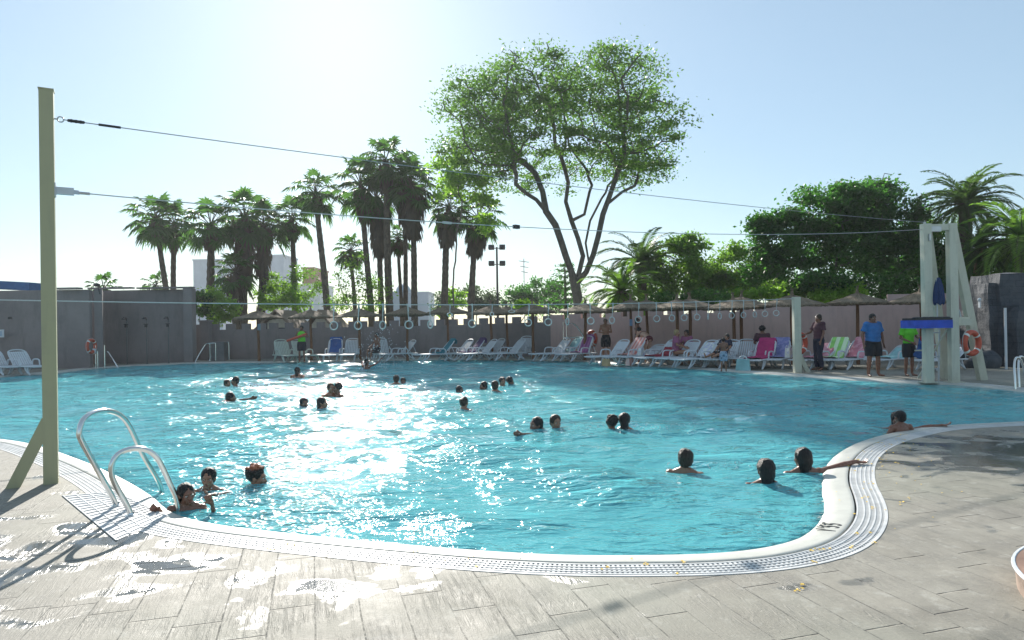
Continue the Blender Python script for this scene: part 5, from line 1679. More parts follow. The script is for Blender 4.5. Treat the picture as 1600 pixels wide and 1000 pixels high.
person('woman with dark hair bending over a lounger, seen from behind', Pose(pelvis=(0, .08, .95), waist=(0, -.05, 1.06), chest=(0, -.24, 1.14), neck=(0, -.38, 1.22), head=(0, -.50, 1.30), shl=(.17, -.34, 1.18), shr=(-.17, -.34, 1.18), ell=(.22, -.42, .92), elr=(-.22, -.42, .92), wrl=(.15, -.55, .72), wrr=(-.15, -.55, .72), hil=(.09, .06, .92), hir=(-.09, .06, .92)),
       GD(1011, 25.9), R(180 + 30), 'fair', 'black', 'long', 1.05, True, HRT(0, 25, 0), None, .97, .013, 0, (('briefs', CL['bikini']), ('bra', CL['bikini'])))
person('woman with black hair standing behind the bending woman under the pointed parasol', Pose(wrl=(.15, -.25, 1.05), wrr=(-.15, -.25, 1.05)), GD(996, 26.6), R(70), 'brown', 'black', 'long', .92, True, None, None, 1.0, .013, 0, (('swimsuit', CL['black']), ('shorts', CL['darkshorts'])))
person('grey haired man in dark trunks with crossed arms standing right of the middle lifebuoy', Pose(ell=(.25, -.1, 1.17), wrl=(.02, -.26, 1.2), elr=(-.25, -.1, 1.17), wrr=(-.02, -.27, 1.15)), GD(946, 28.0), R(-15), 'tan', 'grey', 'short', 1.0, False, None, None, 1.0, .013, 0, (('shorts', CL['black']),))
kq = G(1140, 583)
person('child with dark hair and pale shorts at the far pool edge, seen from behind', Pose(ell=(.26, .0, 1.2), wrl=(.3, -.1, 1.0), elr=(-.26, .0, 1.2), wrr=(-.3, -.1, 1.0)), kq + Vector((0, .55, 0)), R(170), 'brown', 'black', 'curly', .98, False, None, None, .60, .014, 0, (('shorts', CL['pale']),))
sit = dict(pelvis=(0, .0, .50), waist=(0, .03, .66), chest=(0, .0, .86), neck=(0, -.01, 1.03), head=(0, -.04, 1.19), shl=(.17, 0, .985), shr=(-.17, 0, .985), ell=(.24, -.08, .74), elr=(-.24, -.08, .74), wrl=(.14, -.30, .66), wrr=(-.14, -.30, .66),
           hil=(.09, -.02, .47), hir=(-.09, -.02, .47), knl=(.12, -.44, .50), knr=(-.12, -.44, .50), anl=(.12, -.46, .10), anr=(-.12, -.46, .10), fl=(.14, -.62, .03), fr=(-.14, -.62, .03))
person('seated person with pale hair in a pink top under the blue grey parasol', Pose(**sit), GD(1056, 24.2), R(65), 'tan', 'fair', 'short', 1.0, False, None, None, 1.0, .013, 0, (('shirt', CL['pinkd']),))
person('seated woman in dark pink sitting up behind the lounger right of the pale haired person', Pose(**sit), GD(1073, 24.8), R(-50), 'brown', 'black', 'long', 1.0, True, None, None, .98, .013, 0, (('shirt', CL['pinkd']), ('shorts', CL['pinkd'])))
person('person with a mass of dark curly hair sitting behind the magenta lounger', Pose(**sit), GD(1191, 23.6), R(170), 'brown', 'black', 'curly', 1.0, True, None, None, 1.06, .013, 0, (('shirt', CL['maroon']), ('shorts', CL['darkshorts'])))
person('dark figure sitting on a chair between the pair of upright chairs and the parasol', Pose(**sit), GD(589, 30.2), R(-40), 'brown', 'black', 'short', 1.0, False, None, None, 1.0, .014, 0, (('shorts', CL['darkshorts']),))
person('person in dark clothes half lying on a lounger left of the wading child', Pose(**{**sit, 'chest': (0, .12, .82), 'neck': (0, .22, .95), 'head': (0, .24, 1.10), 'shl': (.17, .18, .92), 'shr': (-.17, .18, .92), 'waist': (0, .06, .64), 'ell': (.26, .05, .72), 'elr': (-.26, .05, .72), 'wrl': (.2, -.2, .6), 'wrr': (-.2, -.2, .6), 'anl': (.12, -.85, .42), 'anr': (-.12, -.85, .42), 'fl': (.14, -.92, .54), 'fr': (-.14, -.92, .54)}),
       GD(1129, 22.6), R(-50), 'tan', 'black', 'short', 1.0, False, None, None, .95, .014, 0, (('shirt', CL['trous']), ('shorts', CL['darkshorts'])))
q = GD(471, 29.9)
person('lifeguard in a lime vest holding a red float at the far edge', Pose(ell=(.30, .0, 1.20), wrl=(.06, -.26, 1.22), elr=(-.30, .0, 1.20), wrr=(-.06, -.26, 1.18)), q, R(5), 'brown', 'black', 'short', 1.0, False, None, None, .95, .012, 0, (('vest', CL['lime']), ('shorts', CL['darkshorts'])))
t = thing('rescue_float', 'red rescue float held across the chest by the lifeguard in lime', 'float', (q.x - .08, q.y - .36, 1.13), 0)
m = MB(); m.cap((-.42, 0, -.14), (.34, 0, .12), .06, .06, 12); m.tube([(.34, 0, .12), (.45, 0, .16)], .012, 6); m.build('float_body', M['buoy'], t)

make_water()
# ================================================================== VEGETATION
def leaf_quads(centers, size, rng, aspect=.5, flat=.0, droop=0.):
    """small pointed leaf faces (rhombus) at the centres with random directions"""
    n = len(centers)
    d = rng.normal(size=(n, 3)); d[:, 2] = d[:, 2] * (1 - flat) - droop; d /= np.linalg.norm(d, axis=1)[:, None] + 1e-9
    r = rng.normal(size=(n, 3)); s = np.cross(d, r); s /= np.linalg.norm(s, axis=1)[:, None] + 1e-9
    L = (size * rng.uniform(.6, 1.35, n))[:, None]
    a = centers - d * L * .5; c = centers + d * L * .5; m = centers - d * L * .05
    b = m + s * L * aspect * .5; e = m - s * L * aspect * .5
    return np.stack([a, b, c, e], 1).reshape(-1, 3)

def colonize(attr, start, step=.6, kill=.9, infl=6., iters=120, seed=0):
    rng = np.random.default_rng(seed)
    nodes = [np.array(s[0]) for s in start]; par = [s[1] for s in start]
    A = attr.copy()
    for it in range(iters):
        if len(A) == 0: break
        N = np.array(nodes)
        d = np.linalg.norm(A[:, None] - N[None], axis=2)
        near = d.argmin(1); dm = d.min(1)
        new = []
        for i in np.unique(near[dm < infl]):
            sel = (near == i) & (dm < infl)
            v = (A[sel] - N[i]); v /= np.linalg.norm(v, axis=1)[:, None] + 1e-9
            g = v.mean(0) + rng.normal(size=3) * .12 + np.array([0, 0, .04]); g /= np.linalg.norm(g) + 1e-9
            new.append((N[i] + g * step, i))
        if not new: break
        for p, i in new:
            nodes.append(p); par.append(int(i))
        N2 = np.array([p for p, _ in new])
        dd = np.linalg.norm(A[:, None] - N2[None], axis=2).min(1)
        A = A[dd > kill]
    return nodes, par

def branches_mesh(nodes, par, r_tip, power=2.4, rmax=.5, n=7, minr=0.0, base=None):
    N = len(nodes); r = np.zeros(N); ch = [[] for _ in range(N)]
    for i in range(N):
        if par[i] >= 0: ch[par[i]].append(i)
    acc = [0.] * N
    for i in range(N - 1, -1, -1):
        s = acc[i] if ch[i] else r_tip ** power
        r[i] = min(rmax, s ** (1 / power))
        if par[i] >= 0: acc[par[i]] += s
    mb = MB()
    # chains
    roots = [i for i in range(N) if par[i] < 0]
    stack = list(roots)
    while stack:
        i = stack.pop()
        for c in ch[i]:
            chain = [i, c]
            cur = c
            while ch[cur]:
                nx = max(ch[cur], key=lambda q: r[q])
                for q in ch[cur]:
                    if q != nx: stack_add.append((cur, q)) if False else None
                chain.append(nx)
                cur = nx
            for q in chain[1:-1]:
                pass
            # register side branches
            for a, q in zip(chain[1:], chain[2:] + [None]):
                sides = [w for w in ch[a] if w != q]
                for w in sides: pend.append((a, w)) if False else side_list.append((a, w))
            rs = [min(r[c] * 1.15, r[i])] + [r[q] for q in chain[1:]]
            emit(mb, [nodes[q] for q in chain], rs, n)
            while side_list:
                a, w = side_list.pop()
                chain = [a, w]; cur = w
                while ch[cur]:
                    nx = max(ch[cur], key=lambda q: r[q])
                    for q in ch[cur]:
                        if q != nx: side_list.append((cur, q))
                    chain.append(nx); cur = nx
                rs = [min(r[w] * 1.2, r[a])] + [r[q] for q in chain[1:]]
                emit(mb, [nodes[q] for q in chain], rs, n)
        # roots only
    return mb, r, ch
side_list = []; pend = []; stack_add = []
def emit(mb, pts, rs, n):
    mb.tube([Vector(p) for p in pts], list(rs), n if rs[0] > .05 else 4, caps=False)

def blob_points(n, c, rad, rng, shell=.0, holes=None):
    p = rng.normal(size=(n, 3)); p /= np.linalg.norm(p, axis=1)[:, None]
    r = rng.uniform(shell ** 3, 1, n) ** (1 / 3)
    return np.array(c) + p * r[:, None] * np.array(rad)

# ---- the big tree
def big_tree():
    D = 39.0
    base = GD(905, D)
    t = thing('big_tree', 'huge spreading tree with a domed airy crown above the parasols', 'tree', base)
    rng = np.random.default_rng(21)
    L = lambda px, py, D_: np.array(P(px, py, D_) - base)
    start = []
    def chainadd(pts, parent):
        i = parent
        for k, p in enumerate(pts):
            start.append((p, i)); i = len(start) - 1
        return i
    r0 = chainadd([L(906, 514, D), L(905, 490, D), L(902, 462, D), L(899, 445, D)], -1)
    a = chainadd([L(893, 425, D), L(884, 400, D - .2), L(877, 378, D - .4), L(868, 352, D - .6), L(853, 330, D - .8)], r0)
    chainadd([L(838, 312, D - 1), L(822, 302, D - 1.5), L(806, 288, D - 2)], a)
    chainadd([L(848, 300, D), L(836, 270, D + .5)], a)
    b = chainadd([L(905, 425, D + .3), L(911, 400, D + .4), L(903, 372, D + .8), L(893, 345, D + 1)], r0)
    chainadd([L(884, 315, D + 1), L(888, 285, D + .6), L(880, 255, D)], b)
    chainadd([L(913, 335, D + 1.5), L(921, 300, D + 2)], b)
    c = chainadd([L(916, 425, D - .3), L(927, 398, D - .5), L(935, 368, D - .7), L(942, 335, D - .8)], r0)
    chainadd([L(953, 305, D - 1), L(965, 270, D - 1.2), L(975, 240, D - 1.2)], c)
    d_ = chainadd([L(950, 318, D - .2), L(972, 300, D + .3), L(992, 290, D + .8)], c)
    e = chainadd([L(921, 415, D + 1), L(915, 380, D + 1.6), L(922, 345, D + 2), L(940, 310, D + 2.4)], r0)
    # crown: many clumps in a dome, sparse underside
    C0 = np.array(P(872, 210, D) - base)
    att = []
    clumps = []
    tries = 0
    while len(clumps) < 300 and tries < 9000:
        tries += 1
        u = rng.normal(size=3); u /= np.linalg.norm(u)
        if u[2] < -.75: continue
        rr = rng.uniform(.2, 1) ** .5
        top = 4.65 if u[2] > 0 else 4.2
        us = np.sign(u) * np.abs(u) ** .82
        p = C0 + us * rr * np.array([7.3, 6.2, top * .90])
        q = np.array(project(Vector(p) + base))
        # uneven outline: lobes
        lob = mnoise.noise(Vector(u) * 2.1 + Vector((3, 1, 7)))
        if rr > .92 + lob * .85: continue
        if min([np.linalg.norm((p - k) * np.array([1, 1, 1.3])) for k in clumps] or [9]) < 1.0: continue
        clumps.append(p)
    clumps = np.array(clumps)
    att = np.concatenate([clumps + rng.normal(size=clumps.shape) * .3 for _ in range(3)])
    nodes, par = colonize(att, start, .55, .75, 7., 90, 3)
    mb, r, ch = branches_mesh(nodes, par, .026, 2.2, .62, 8)
    mb.build('trunk', M['bark'], t)
    tips = np.array([nodes[i] for i in range(len(nodes)) if not ch[i]])
    parts = []
    for p in clumps:
        n = int(rng.uniform(85, 240)); s = rng.uniform(.45, 1.05)
        q = rng.normal(size=(n, 3)) * np.array([s, s, s * .38]) * .62
        parts.append(p + q)
    for p in tips: parts.append(p + rng.normal(size=(9, 3)) * np.array([.30, .30, .12]))
    ctr = np.concatenate(parts)
    V = leaf_quads(ctr, .19, rng, .5, .35)
    link('crown', np_mesh('crown', V, 4), M['bigleaf'], t)
    return t
big_tree()

def dens_k(m): return 1.45 if m == 'dkleaf' else 1.0
def leafy_tree(name, label, px, D, crown, leafmat_, seed, nleaf=9000, lsize=.22, trunk_r=.16, barkm='bark', clumpr=.9, base_px=None, density=1.0, under=.55, multi=1, group=None):
    """crown: list of (px, py, rx_px, ry_px, dD) lobes traced from the picture at distance D"""
    base = GD(px, D); k = D / F
    t = thing(name, label, 'tree', base, 0, group)
    rng = np.random.default_rng(seed)
    clumps = []
    lobes = []
    for (x, y, rx, ry, dD) in crown:
        c = np.array(P(x, y, D + dD) - base); lobes.append((c, rx * k, ry * k))
    vol = sum(rx * rx * ry for _, rx, ry in lobes)
    for c, rx, ry in lobes:
        n = max(6, int(density * 5.5 * (rx * rx * ry) / clumpr ** 3 * .55))
        n = min(n, 170)
        got = 0; tr = 0; loc = []
        while got < n * dens_k(leafmat_) and tr < n * 30:
            tr += 1
            u = rng.normal(size=3); u /= np.linalg.norm(u); rr = rng.uniform(.3, 1) ** .5
            if mnoise.noise(Vector(u) * 2 + Vector((seed, 0, 0))) * .45 + .95 < rr: continue
            p = c + u * rr * np.array([rx, min(rx, 2.6), ry])
            if p[2] < .25: continue
            if loc and min(np.linalg.norm(p - q) for q in loc) < clumpr * .55: continue
            loc.append(p); got += 1
        clumps += loc
    clumps = np.array(clumps)
    start = []
    top = clumps[:, 2].mean(); lowest = clumps[:, 2].min()
    i = -1
    for q in range(4):
        z = max(.4, (lowest * under)) * q / 3
        start.append((np.array([math.sin(q + seed) * .06 * q, 0, z - (.1 if q == 0 else 0)]), i)); i = len(start) - 1
    nodes, par = colonize(np.concatenate([clumps, clumps + rng.normal(size=clumps.shape) * .35]), start, .5, .7, 9., 70, seed)
    mb, r, ch = branches_mesh(nodes, par, .016, 2.3, trunk_r, 7)
    mb.build('trunk', M[barkm], t)
    per = max(10, int(nleaf / len(clumps)))
    parts = []
    for p in clumps:
        n = int(per * rng.uniform(.6, 1.4)); s = clumpr * rng.uniform(.6, 1.1)
        q = rng.normal(size=(n, 3))
        parts.append(p + q * s * np.array([.42, .42, .27]))
    V = leaf_quads(np.concatenate(parts), lsize, rng, .55, .2)
    link('crown', np_mesh('crown', V, 4), leafmat_ if not isinstance(leafmat_, str) else M[leafmat_], t)
    return t

leafy_tree('lime_tree', 'slender tree with bright lime foliage in front of two skirted palms', 706, 39.5, [(705, 262, 34, 26, 0), (735, 288, 36, 24, -.4), (700, 300, 24, 18, 0), (760, 322, 22, 20, -.4), (757, 350, 10, 14, -.4)], 'yleaf', 31, 3000, .24, .10, clumpr=.75)
leafy_tree('leafy_tree', 'sparse pale green tree between the slim palms left of centre', 560, 42, [(560, 440, 36, 46, 0), (585, 470, 26, 26, 0), (535, 468, 22, 22, 0)], 'midleaf', 32, 2300, .17, .08, clumpr=.75, density=.55)
leafy_tree('leafy_tree', 'thin light green tree by the fan palm left of the lone slim palm', 478, 44, [(480, 442, 30, 30, 0), (445, 455, 26, 34, 0)], 'midleaf', 33, 2400, .18, .09, clumpr=.75, density=.7)
leafy_tree('bush', 'bright green bush behind the left end of the battlement wall', 345, 37, [(345, 482, 24, 24, 0), (330, 462, 16, 20, .5)], 'yleaf', 34, 2600, .2, .08, clumpr=.55)
leafy_tree('bush', 'bright yellow green bush behind the cream gabled hut', 440, 43.5, [(438, 462, 34, 22, 0), (465, 478, 20, 16, 0), (415, 470, 20, 18, 0)], 'yleaf', 35, 3200, .2, .08, clumpr=.6)
leafy_tree('bush', 'dark leafy bush against the end of the tall shower wall', 310, 36.5, [(312, 475, 16, 22, 0)], 'dkleaf', 36, 1500, .2, .08, clumpr=.5)
leafy_tree('leafy_tree', 'rounded grey green tree behind the floodlight mast, on its left', 742, 62, [(745, 462, 32, 26, 0), (700, 472, 28, 16, 0), (765, 478, 18, 14, 0)], 'greyleaf', 37, 4500, .28, .2, clumpr=1.1)
leafy_tree('leafy_tree', 'dark rounded tree behind the floodlight mast, on its right', 835, 62, [(838, 458, 34, 22, 0), (805, 468, 20, 18, 0), (872, 470, 20, 22, 0)], 'dkleaf', 38, 4800, .28, .2, clumpr=1.1)
leafy_tree('bush', 'narrow bright green shrub behind the skirted palm pair', 712, 46, [(712, 470, 14, 26, 0), (700, 488, 20, 10, 0)], 'yleaf', 39, 1500, .2, .07, clumpr=.5)
leafy_tree('bush', 'yellow green bush behind the dark parasols near the big trunk', 815, 36, [(818, 478, 16, 7, 0), (835, 482, 10, 6, 0)], 'yleaf', 40, 900, .2, .06, clumpr=.4)
leafy_tree('leafy_tree', 'mid green tree with spiky top left of the dark dense trees', 1060, 36, [(1060, 410, 42, 42, 0), (1030, 445, 32, 28, 0), (1085, 380, 22, 22, 0), (1088, 445, 40, 30, 0)], 'midleaf', 41, 11000, .19, .16, clumpr=.8)
leafy_tree('leafy_tree', 'broad mid green tree against the sky before the dark dense trees', 1140, 37, [(1140, 420, 46, 40, 0), (1120, 450, 46, 26, 0), (1170, 440, 34, 34, 0)], 'midleaf', 42, 11000, .19, .16, clumpr=.8)
leafy_tree('dark_tree', 'dark tree at the left shoulder of the dense dark trees', 1215, 34, [(1212, 375, 34, 36, 0), (1200, 420, 36, 34, 0), (1190, 352, 14, 16, 0)], 'dkleaf', 43, 11000, .19, .16, clumpr=.8)
leafy_tree('dark_tree', 'tallest dense dark tree with a rounded top behind the tan parasol', 1300, 33, [(1285, 330, 52, 46, 0), (1340, 325, 52, 46, 0), (1270, 390, 50, 40, 0), (1340, 390, 60, 36, 0)], 'dkleaf', 44, 24000, .19, .24, clumpr=.85, under=.8)
leafy_tree('dark_tree', 'dense dark tree directly left of the cream tower', 1395, 33.5, [(1390, 350, 48, 48, 0), (1400, 405, 50, 34, 0), (1372, 300, 22, 18, 0)], 'dkleaf', 45, 16000, .19, .2, clumpr=.8)
leafy_tree('dark_tree', 'lower dark tree seen through the cream tower', 1462, 34, [(1448, 400, 30, 40, 0), (1462, 440, 30, 26, 0), (1445, 372, 24, 20, 0)], 'dkleaf', 46, 9500, .19, .16, clumpr=.75)
leafy_tree('dark_tree', 'dark low tree behind the dark rock at the right edge', 1585, 33, [(1575, 415, 36, 24, 0), (1605, 400, 36, 34, 0)], 'dkleaf', 47, 8000, .2, .14, clumpr=.75)
hedges = [(1225, 31.5, [(1225, 455, 40, 16, 0), (1262, 458, 34, 14, 0)], 'midleaf', 'green shrub behind the grey parasol'), (1180, 31, [(1185, 462, 36, 9, 0)], 'yleaf', 'lime yellow shrub above the plain pink wall'),
          (1300, 30.5, [(1300, 462, 30, 9, 0), (1325, 456, 20, 10, 0)], 'yleaf', 'lime green shrub left of the tan parasol'), (1390, 31, [(1385, 447, 46, 22, 0), (1430, 450, 30, 18, 0)], 'dkleaf', 'very dark shrub between the tan parasol and the tower'),
          (1290, 31.2, [(1280, 442, 50, 18, 0)], 'dkleaf', 'very dark shrub above the wall left of the tan parasol'), (1110, 32, [(1110, 468, 50, 12, 0), (1060, 470, 40, 12, 0)], 'dkleaf', 'dark green shrub above the pink wall left of centre right'),
          (1500, 29, [(1480, 445, 26, 14, 0), (1536, 446, 16, 10, 0)], 'dkleaf', 'very dark shrub between the tower and the rock')]
for i, (px, D, cr, mt, lab) in enumerate(hedges):
    leafy_tree('shrub', lab, px, D, cr, mt, 60 + i, 3600, .17, .06, clumpr=.5)

# ---- Norfolk-like pine behind the big trunk
def pine(px, D, top_y, label, seed, rb=2.2):
    base = GD(px, D); H = P(px, top_y, D).z
    t = thing('pine_tree', label, 'tree', base); rng = np.random.default_rng(seed)
    MB().tube([(0, 0, -.1), (0, 0, H * .6), (0, 0, H)], [.14, .09, .02], 7).build('trunk', M['bark'], t)
    m = MB(); pts = []
    for k in range(11):
        z = H * (.25 + .72 * k / 11); r = rb * (1 - k / 11) ** .8 + .15
        for j in range(6):
            a = j * math.pi / 3 + k * .5
            n = int(26 * r / rb) + 8
            for q in range(n):
                s = q / n; w = .12 + .16 * (1 - s)
                pts.append((r * s * math.cos(a) + rng.normal() * w, r * s * math.sin(a) + rng.normal() * w, z + s * s * .25 * r + rng.normal() * .05))
            m.tube([(0, 0, z), (r * math.cos(a), r * math.sin(a), z + .25 * r)], [.03, .01], 4)
    V = leaf_quads(np.array(pts), .24, rng, .3, .1)
    b = len(m.v)
    link('crown', np_mesh('crown', V, 4), M['dkleaf'], t); m.build('branches', M['bark'], t)
pine(884, 44, 402, 'tiered dark pine behind the big tree trunk', 5)

# ---- fan palms
def fan_crown(seed, n=34, R_=1.55, leaf=1.0, young=0):
    rg = random.Random(seed); vs = []; fs = []; mb = MB(); quads = []
    for k in range(n):
        u = (k + .5) / n; el = R(82 - 136 * u ** .9 + rg.uniform(-10, 10)); az = k * 2.39996 + rg.uniform(-.2, .2)
        d = Vector((math.cos(el) * math.cos(az), math.cos(el) * math.sin(az), math.sin(el)))
        Lp = R_ * rg.uniform(.55, .85)
        p0 = Vector((0, 0, 0)); p1 = d * Lp * .6; p2 = d * Lp + Vector((0, 0, -.10 * Lp))
        mb.tube([p0, p1, p2], [.028, .02, .014], 4)
        # blade
        f = (p2 - p1).normalized(); f = (f + Vector((0, 0, -.12 - .25 * rg.random()))).normalized()
        s = f.cross(Vector((0, 0, 1)));  s = s.normalized() if s.length > .1 else Vector((1, 0, 0)); up = s.cross(f)
        Rb = leaf * rg.uniform(.62, .92); m = 15
        for j in range(m):
            a0 = R(-118 + 236 * j / m); a1 = R(-118 + 236 * (j + 1) / m); am = (a0 + a1) / 2
            fold = .05 if j % 2 else -.05
            def dirn(a, rr_, dz=0): return p2 + (f * math.cos(a) + s * math.sin(a)) * rr_ + up * dz
            Lk = Rb * (1 - .22 * abs(am) / 2) * rg.uniform(.88, 1.08)
            b0 = p2; q1 = dirn(a0, Lk * .55, fold * .6); q2 = dirn(a1, Lk * .55, -fold * .6)
            tip = dirn(am, Lk) + Vector((0, 0, -.20 * Lk - .10 * rg.random()))
            quads.append((b0, q1, tip, q2))
    V = np.array([[tuple(p) for p in q] for q in quads]).reshape(-1, 3)
    return mb, V
def skirt_mesh(seed, L, r, n=150):
    rg = random.Random(seed); V = []
    for k in range(n):
        a = rg.uniform(0, 6.283); z = -rg.uniform(0, L); rr_ = r * (.55 + .45 * min(1, (z + L) / L * 1.2)) * rg.uniform(.4, 1.0) 
        p = Vector((rr_ * math.cos(a), rr_ * math.sin(a), z))
        d = Vector((math.cos(a) * .18, math.sin(a) * .18, -1)).normalized(); s = Vector((-math.sin(a), math.cos(a), 0)) * rg.uniform(.06, .17); l = rg.uniform(.4, .85)
        V += [tuple(p), tuple(p + d * l * .5 + s), tuple(p + d * l), tuple(p + d * l * .5 - s)]
    return np.array(V)
def fan_palm(label, cx, cy, bx, D, r=1.5, skirt=0., tr=.19, seed=1, lean=None, sr=.75, n=32, group='tall fan palms behind the wall', deadfrac=0):
    base = GD(bx, D); top = P(cx, cy, D) - base
    t = thing('fan_palm', label, 'palm', base, 0, group)
    mb = MB(); H = top.z
    pts = []; rs = []
    rg = random.Random(seed)
    K = int(H / .22)
    for i in range(K + 1):
        u = i / K
        x = top.x * (u ** 1.5); y = 0
        pts.append((x + .03 * math.sin(u * 7 + seed), y, H * u)); rs.append((tr * (1.25 - .45 * u) + (.05 if u < .05 else 0)) * (1 + (.07 if i % 2 else -.03)) * (1 + rg.uniform(-.04, .04)))
    mb.tube(pts, rs, 10); mb.build('trunk', M['palmbark'], t)
    pet, V = fan_crown(seed, n, r, r * .66)
    off = Vector((top.x, 0, H))
    pet.v = [tuple(Vector(v) + off) for v in pet.v]; pet.build('petioles', M['frondd'], t)
    link('crown', np_mesh('crown', V + np.array(off), 4), M['fanleaf'], t)
    sk = skirt_mesh(seed, max(.6, skirt), sr if skirt else .38, int(60 + 170 * skirt * sr))
    xs = np.array([top.x * ((max(0, H + v[2]) / H) ** 1.5) for v in sk]); sk2 = sk.copy(); sk2[:, 0] += xs; sk2[:, 2] += H - .1
    link('dead_skirt', np_mesh('dead_skirt', sk2, 4), M['frondd'], t)
    return t
FP = [ # label, crown px,py, base px, D, r, skirt, trunk r
    ('leftmost leaning fan palm with one frond hanging out to the left', 243, 342, 267, 44, 1.75, .9, .17, .4),
    ('fan palm crossing close behind the leftmost one', 272, 350, 271, 45, 1.6, 1.2, .17, .4),
    ('fan palm with a dark straight trunk third from the left', 329, 352, 330, 42, 1.75, .9, .23, .55),
    ('fan palm with a thick grey skirt reaching low behind the hut', 382, 338, 380, 43, 1.9, 4.0, .24, .78),
    ('bushy fan palm right behind the thick skirted one', 412, 352, 408, 44, 1.7, 3.0, .22, .7),
    ('fan palm with a mid height crown left of the slim leaning one', 457, 342, 461, 45, 1.55, .9, .17, .45),
    ('tall slim fan palm leaning left over the lower cable', 493, 303, 513, 43, 1.65, .6, .19, .4),
    ('fan palm at the left of the tall central group', 563, 288, 581, 44, 1.9, 1.8, .18, .55),
    ('tallest fan palm of the central group', 602, 252, 609, 43, 1.7, 1.5, .21, .5),
    ('fan palm with a long skirt inside the central group', 588, 310, 598, 44.5, 1.7, 3.4, .17, .75),
    ('fan palm of the central group with a broad dark skirt', 643, 290, 649, 43, 1.75, 2.9, .18, .95),
    ('fan palm close behind the broad skirted one', 632, 272, 634, 45, 1.6, 2.8, .14, .7),
    ('skirted fan palm under the lime tree, left of a pair', 701, 325, 692, 43, 1.45, 2.0, .21, .8),
    ('skirted fan palm under the lime tree, right of a pair', 747, 340, 733, 43, 1.6, 2.0, .19, .85),
]
for i, (lab, cx, cy, bx, D, r, sk, tr, sr) in enumerate(FP):
    fan_palm(lab, cx, cy, bx, D, r, sk, tr, 100 + i, None, sr)
fan_palm('short green fan palm between the slim palm and the central group', 548, 392, 556, 45, 1.2, .5, .13, 130, n=26)
fan_palm('small fan palm half hidden right of the central trunks', 622, 372, 628, 47, 1.1, .4, .12, 131, n=24)
fan_palm('low dark fan palm under the thick skirted palms', 368, 425, 368, 42, 1.5, 1.2, .2, 132, n=30)
fan_palm('small palm top just above the tall wall beside the lamp', 162, 452, 162, 40, 1.0, .3, .12, 134, n=20)
fan_palm('small palm top above the shower wall left of the leaning palm trunks', 244, 446, 246, 46, 1.0, .3, .12, 135, n=16)

# ---- date palms
def date_palm(label, cx, cy, D, L=3.2, seed=1, n=40, tr=.26, by=None, leafm='frond', bx=None, lo=-35, fibre='palmbark', group='feather leaved date palms', rise=78):
    base = GD(bx or cx, D); top = P(cx, cy, D) - base; H = top.z
    t = thing('date_palm', label, 'palm', base, 0, group)
    rg = random.Random(seed); pts = []; rs = []
    K = int(H / .2)
    for i in range(K + 1):
        u = i / K; pts.append((top.x * u, 0, H * u)); rs.append(tr * (1 + (.1 if i % 2 else -.05)) * (1 + .35 * max(0, u - .8)))
    MB().tube(pts, rs, 12).build('trunk', M[fibre], t)
    V = []; rb = MB()
    for k in range(n):
        u = (k + .5) / n; el = R(rise + (lo - rise) * u ** .9 + rg.uniform(-6, 6)); az = k * 2.39996 + rg.uniform(-.25, .25)
        h = Vector((math.cos(az), math.sin(az), 0)); Lk = L * rg.uniform(.82, 1.08)
        p = Vector((top.x, 0, H)); ang = el; ps = []; S = 16
        for i in range(S + 1):
            ps.append(p.copy()); ang -= (R(78) - max(0, -el) * .4) / S * (.35 + 1.3 * i / S)
            p = p + (h * math.cos(ang) + Vector((0, 0, 1)) * math.sin(ang)) * Lk / S
        rb.tube([ps[0], ps[5], ps[10], ps[16]], [.028, .02, .012, .005], 4)
        side = Vector((-math.sin(az), math.cos(az), 0))
        for i in range(2, S + 1):
            for q in range(3):
                f = i - q / 3; a = int(f); fr_ = f - a
                b0 = ps[a].lerp(ps[min(S, a + 1)], fr_); tg = (ps[min(S, a + 1)] - ps[max(0, a - 1)]).normalized()
                ll = .52 * math.sin(math.pi * min(.97, .12 + .88 * f / S)) ** .6 * (L / 3.2) + .05
                for sgn in (-1, 1):
                    upv = side.cross(tg) * sgn; upn = tg.cross(side); upn = upn if upn.z > 0 else -upn
                    dd = (side * sgn * .75 + tg * .65 + upn * rg.uniform(.1, .4) + Vector((0, 0, -.18))).normalized()
                    w = tg * .034
                    tip = b0 + dd * ll; mid = b0 + dd * ll * .45
                    V += [tuple(b0), tuple(mid + w), tuple(tip + Vector((0, 0, -.05))), tuple(mid - w)]
    rb.build('frond_stalks', M['frond'] if leafm != 'yleaf' else M['midleaf'], t)
    link('crown', np_mesh('crown', np.array(V), 4), M[leafm], t)
    return t
date_palm('date palm with upright fronds right of the big tree', 1003, 412, 36, 2.7, 1, 40, .24)
date_palm('lower yellowish date palm at the left of the upright one', 972, 455, 33, 2.5, 2, 36, .25, leafm='midleaf', lo=-45)
date_palm('tall date palm rising behind the cream tower', 1508, 318, 31, 2.5, 3, 46, .25, bx=1512)
date_palm('rust trunked date palm between the tower and the right edge', 1531, 388, 29, 2.1, 4, 30, .22, fibre='rust', lo=-50)
date_palm('large date palm cut by the right edge of the picture', 1598, 375, 27, 2.7, 5, 40, .26, leafm='midleaf')

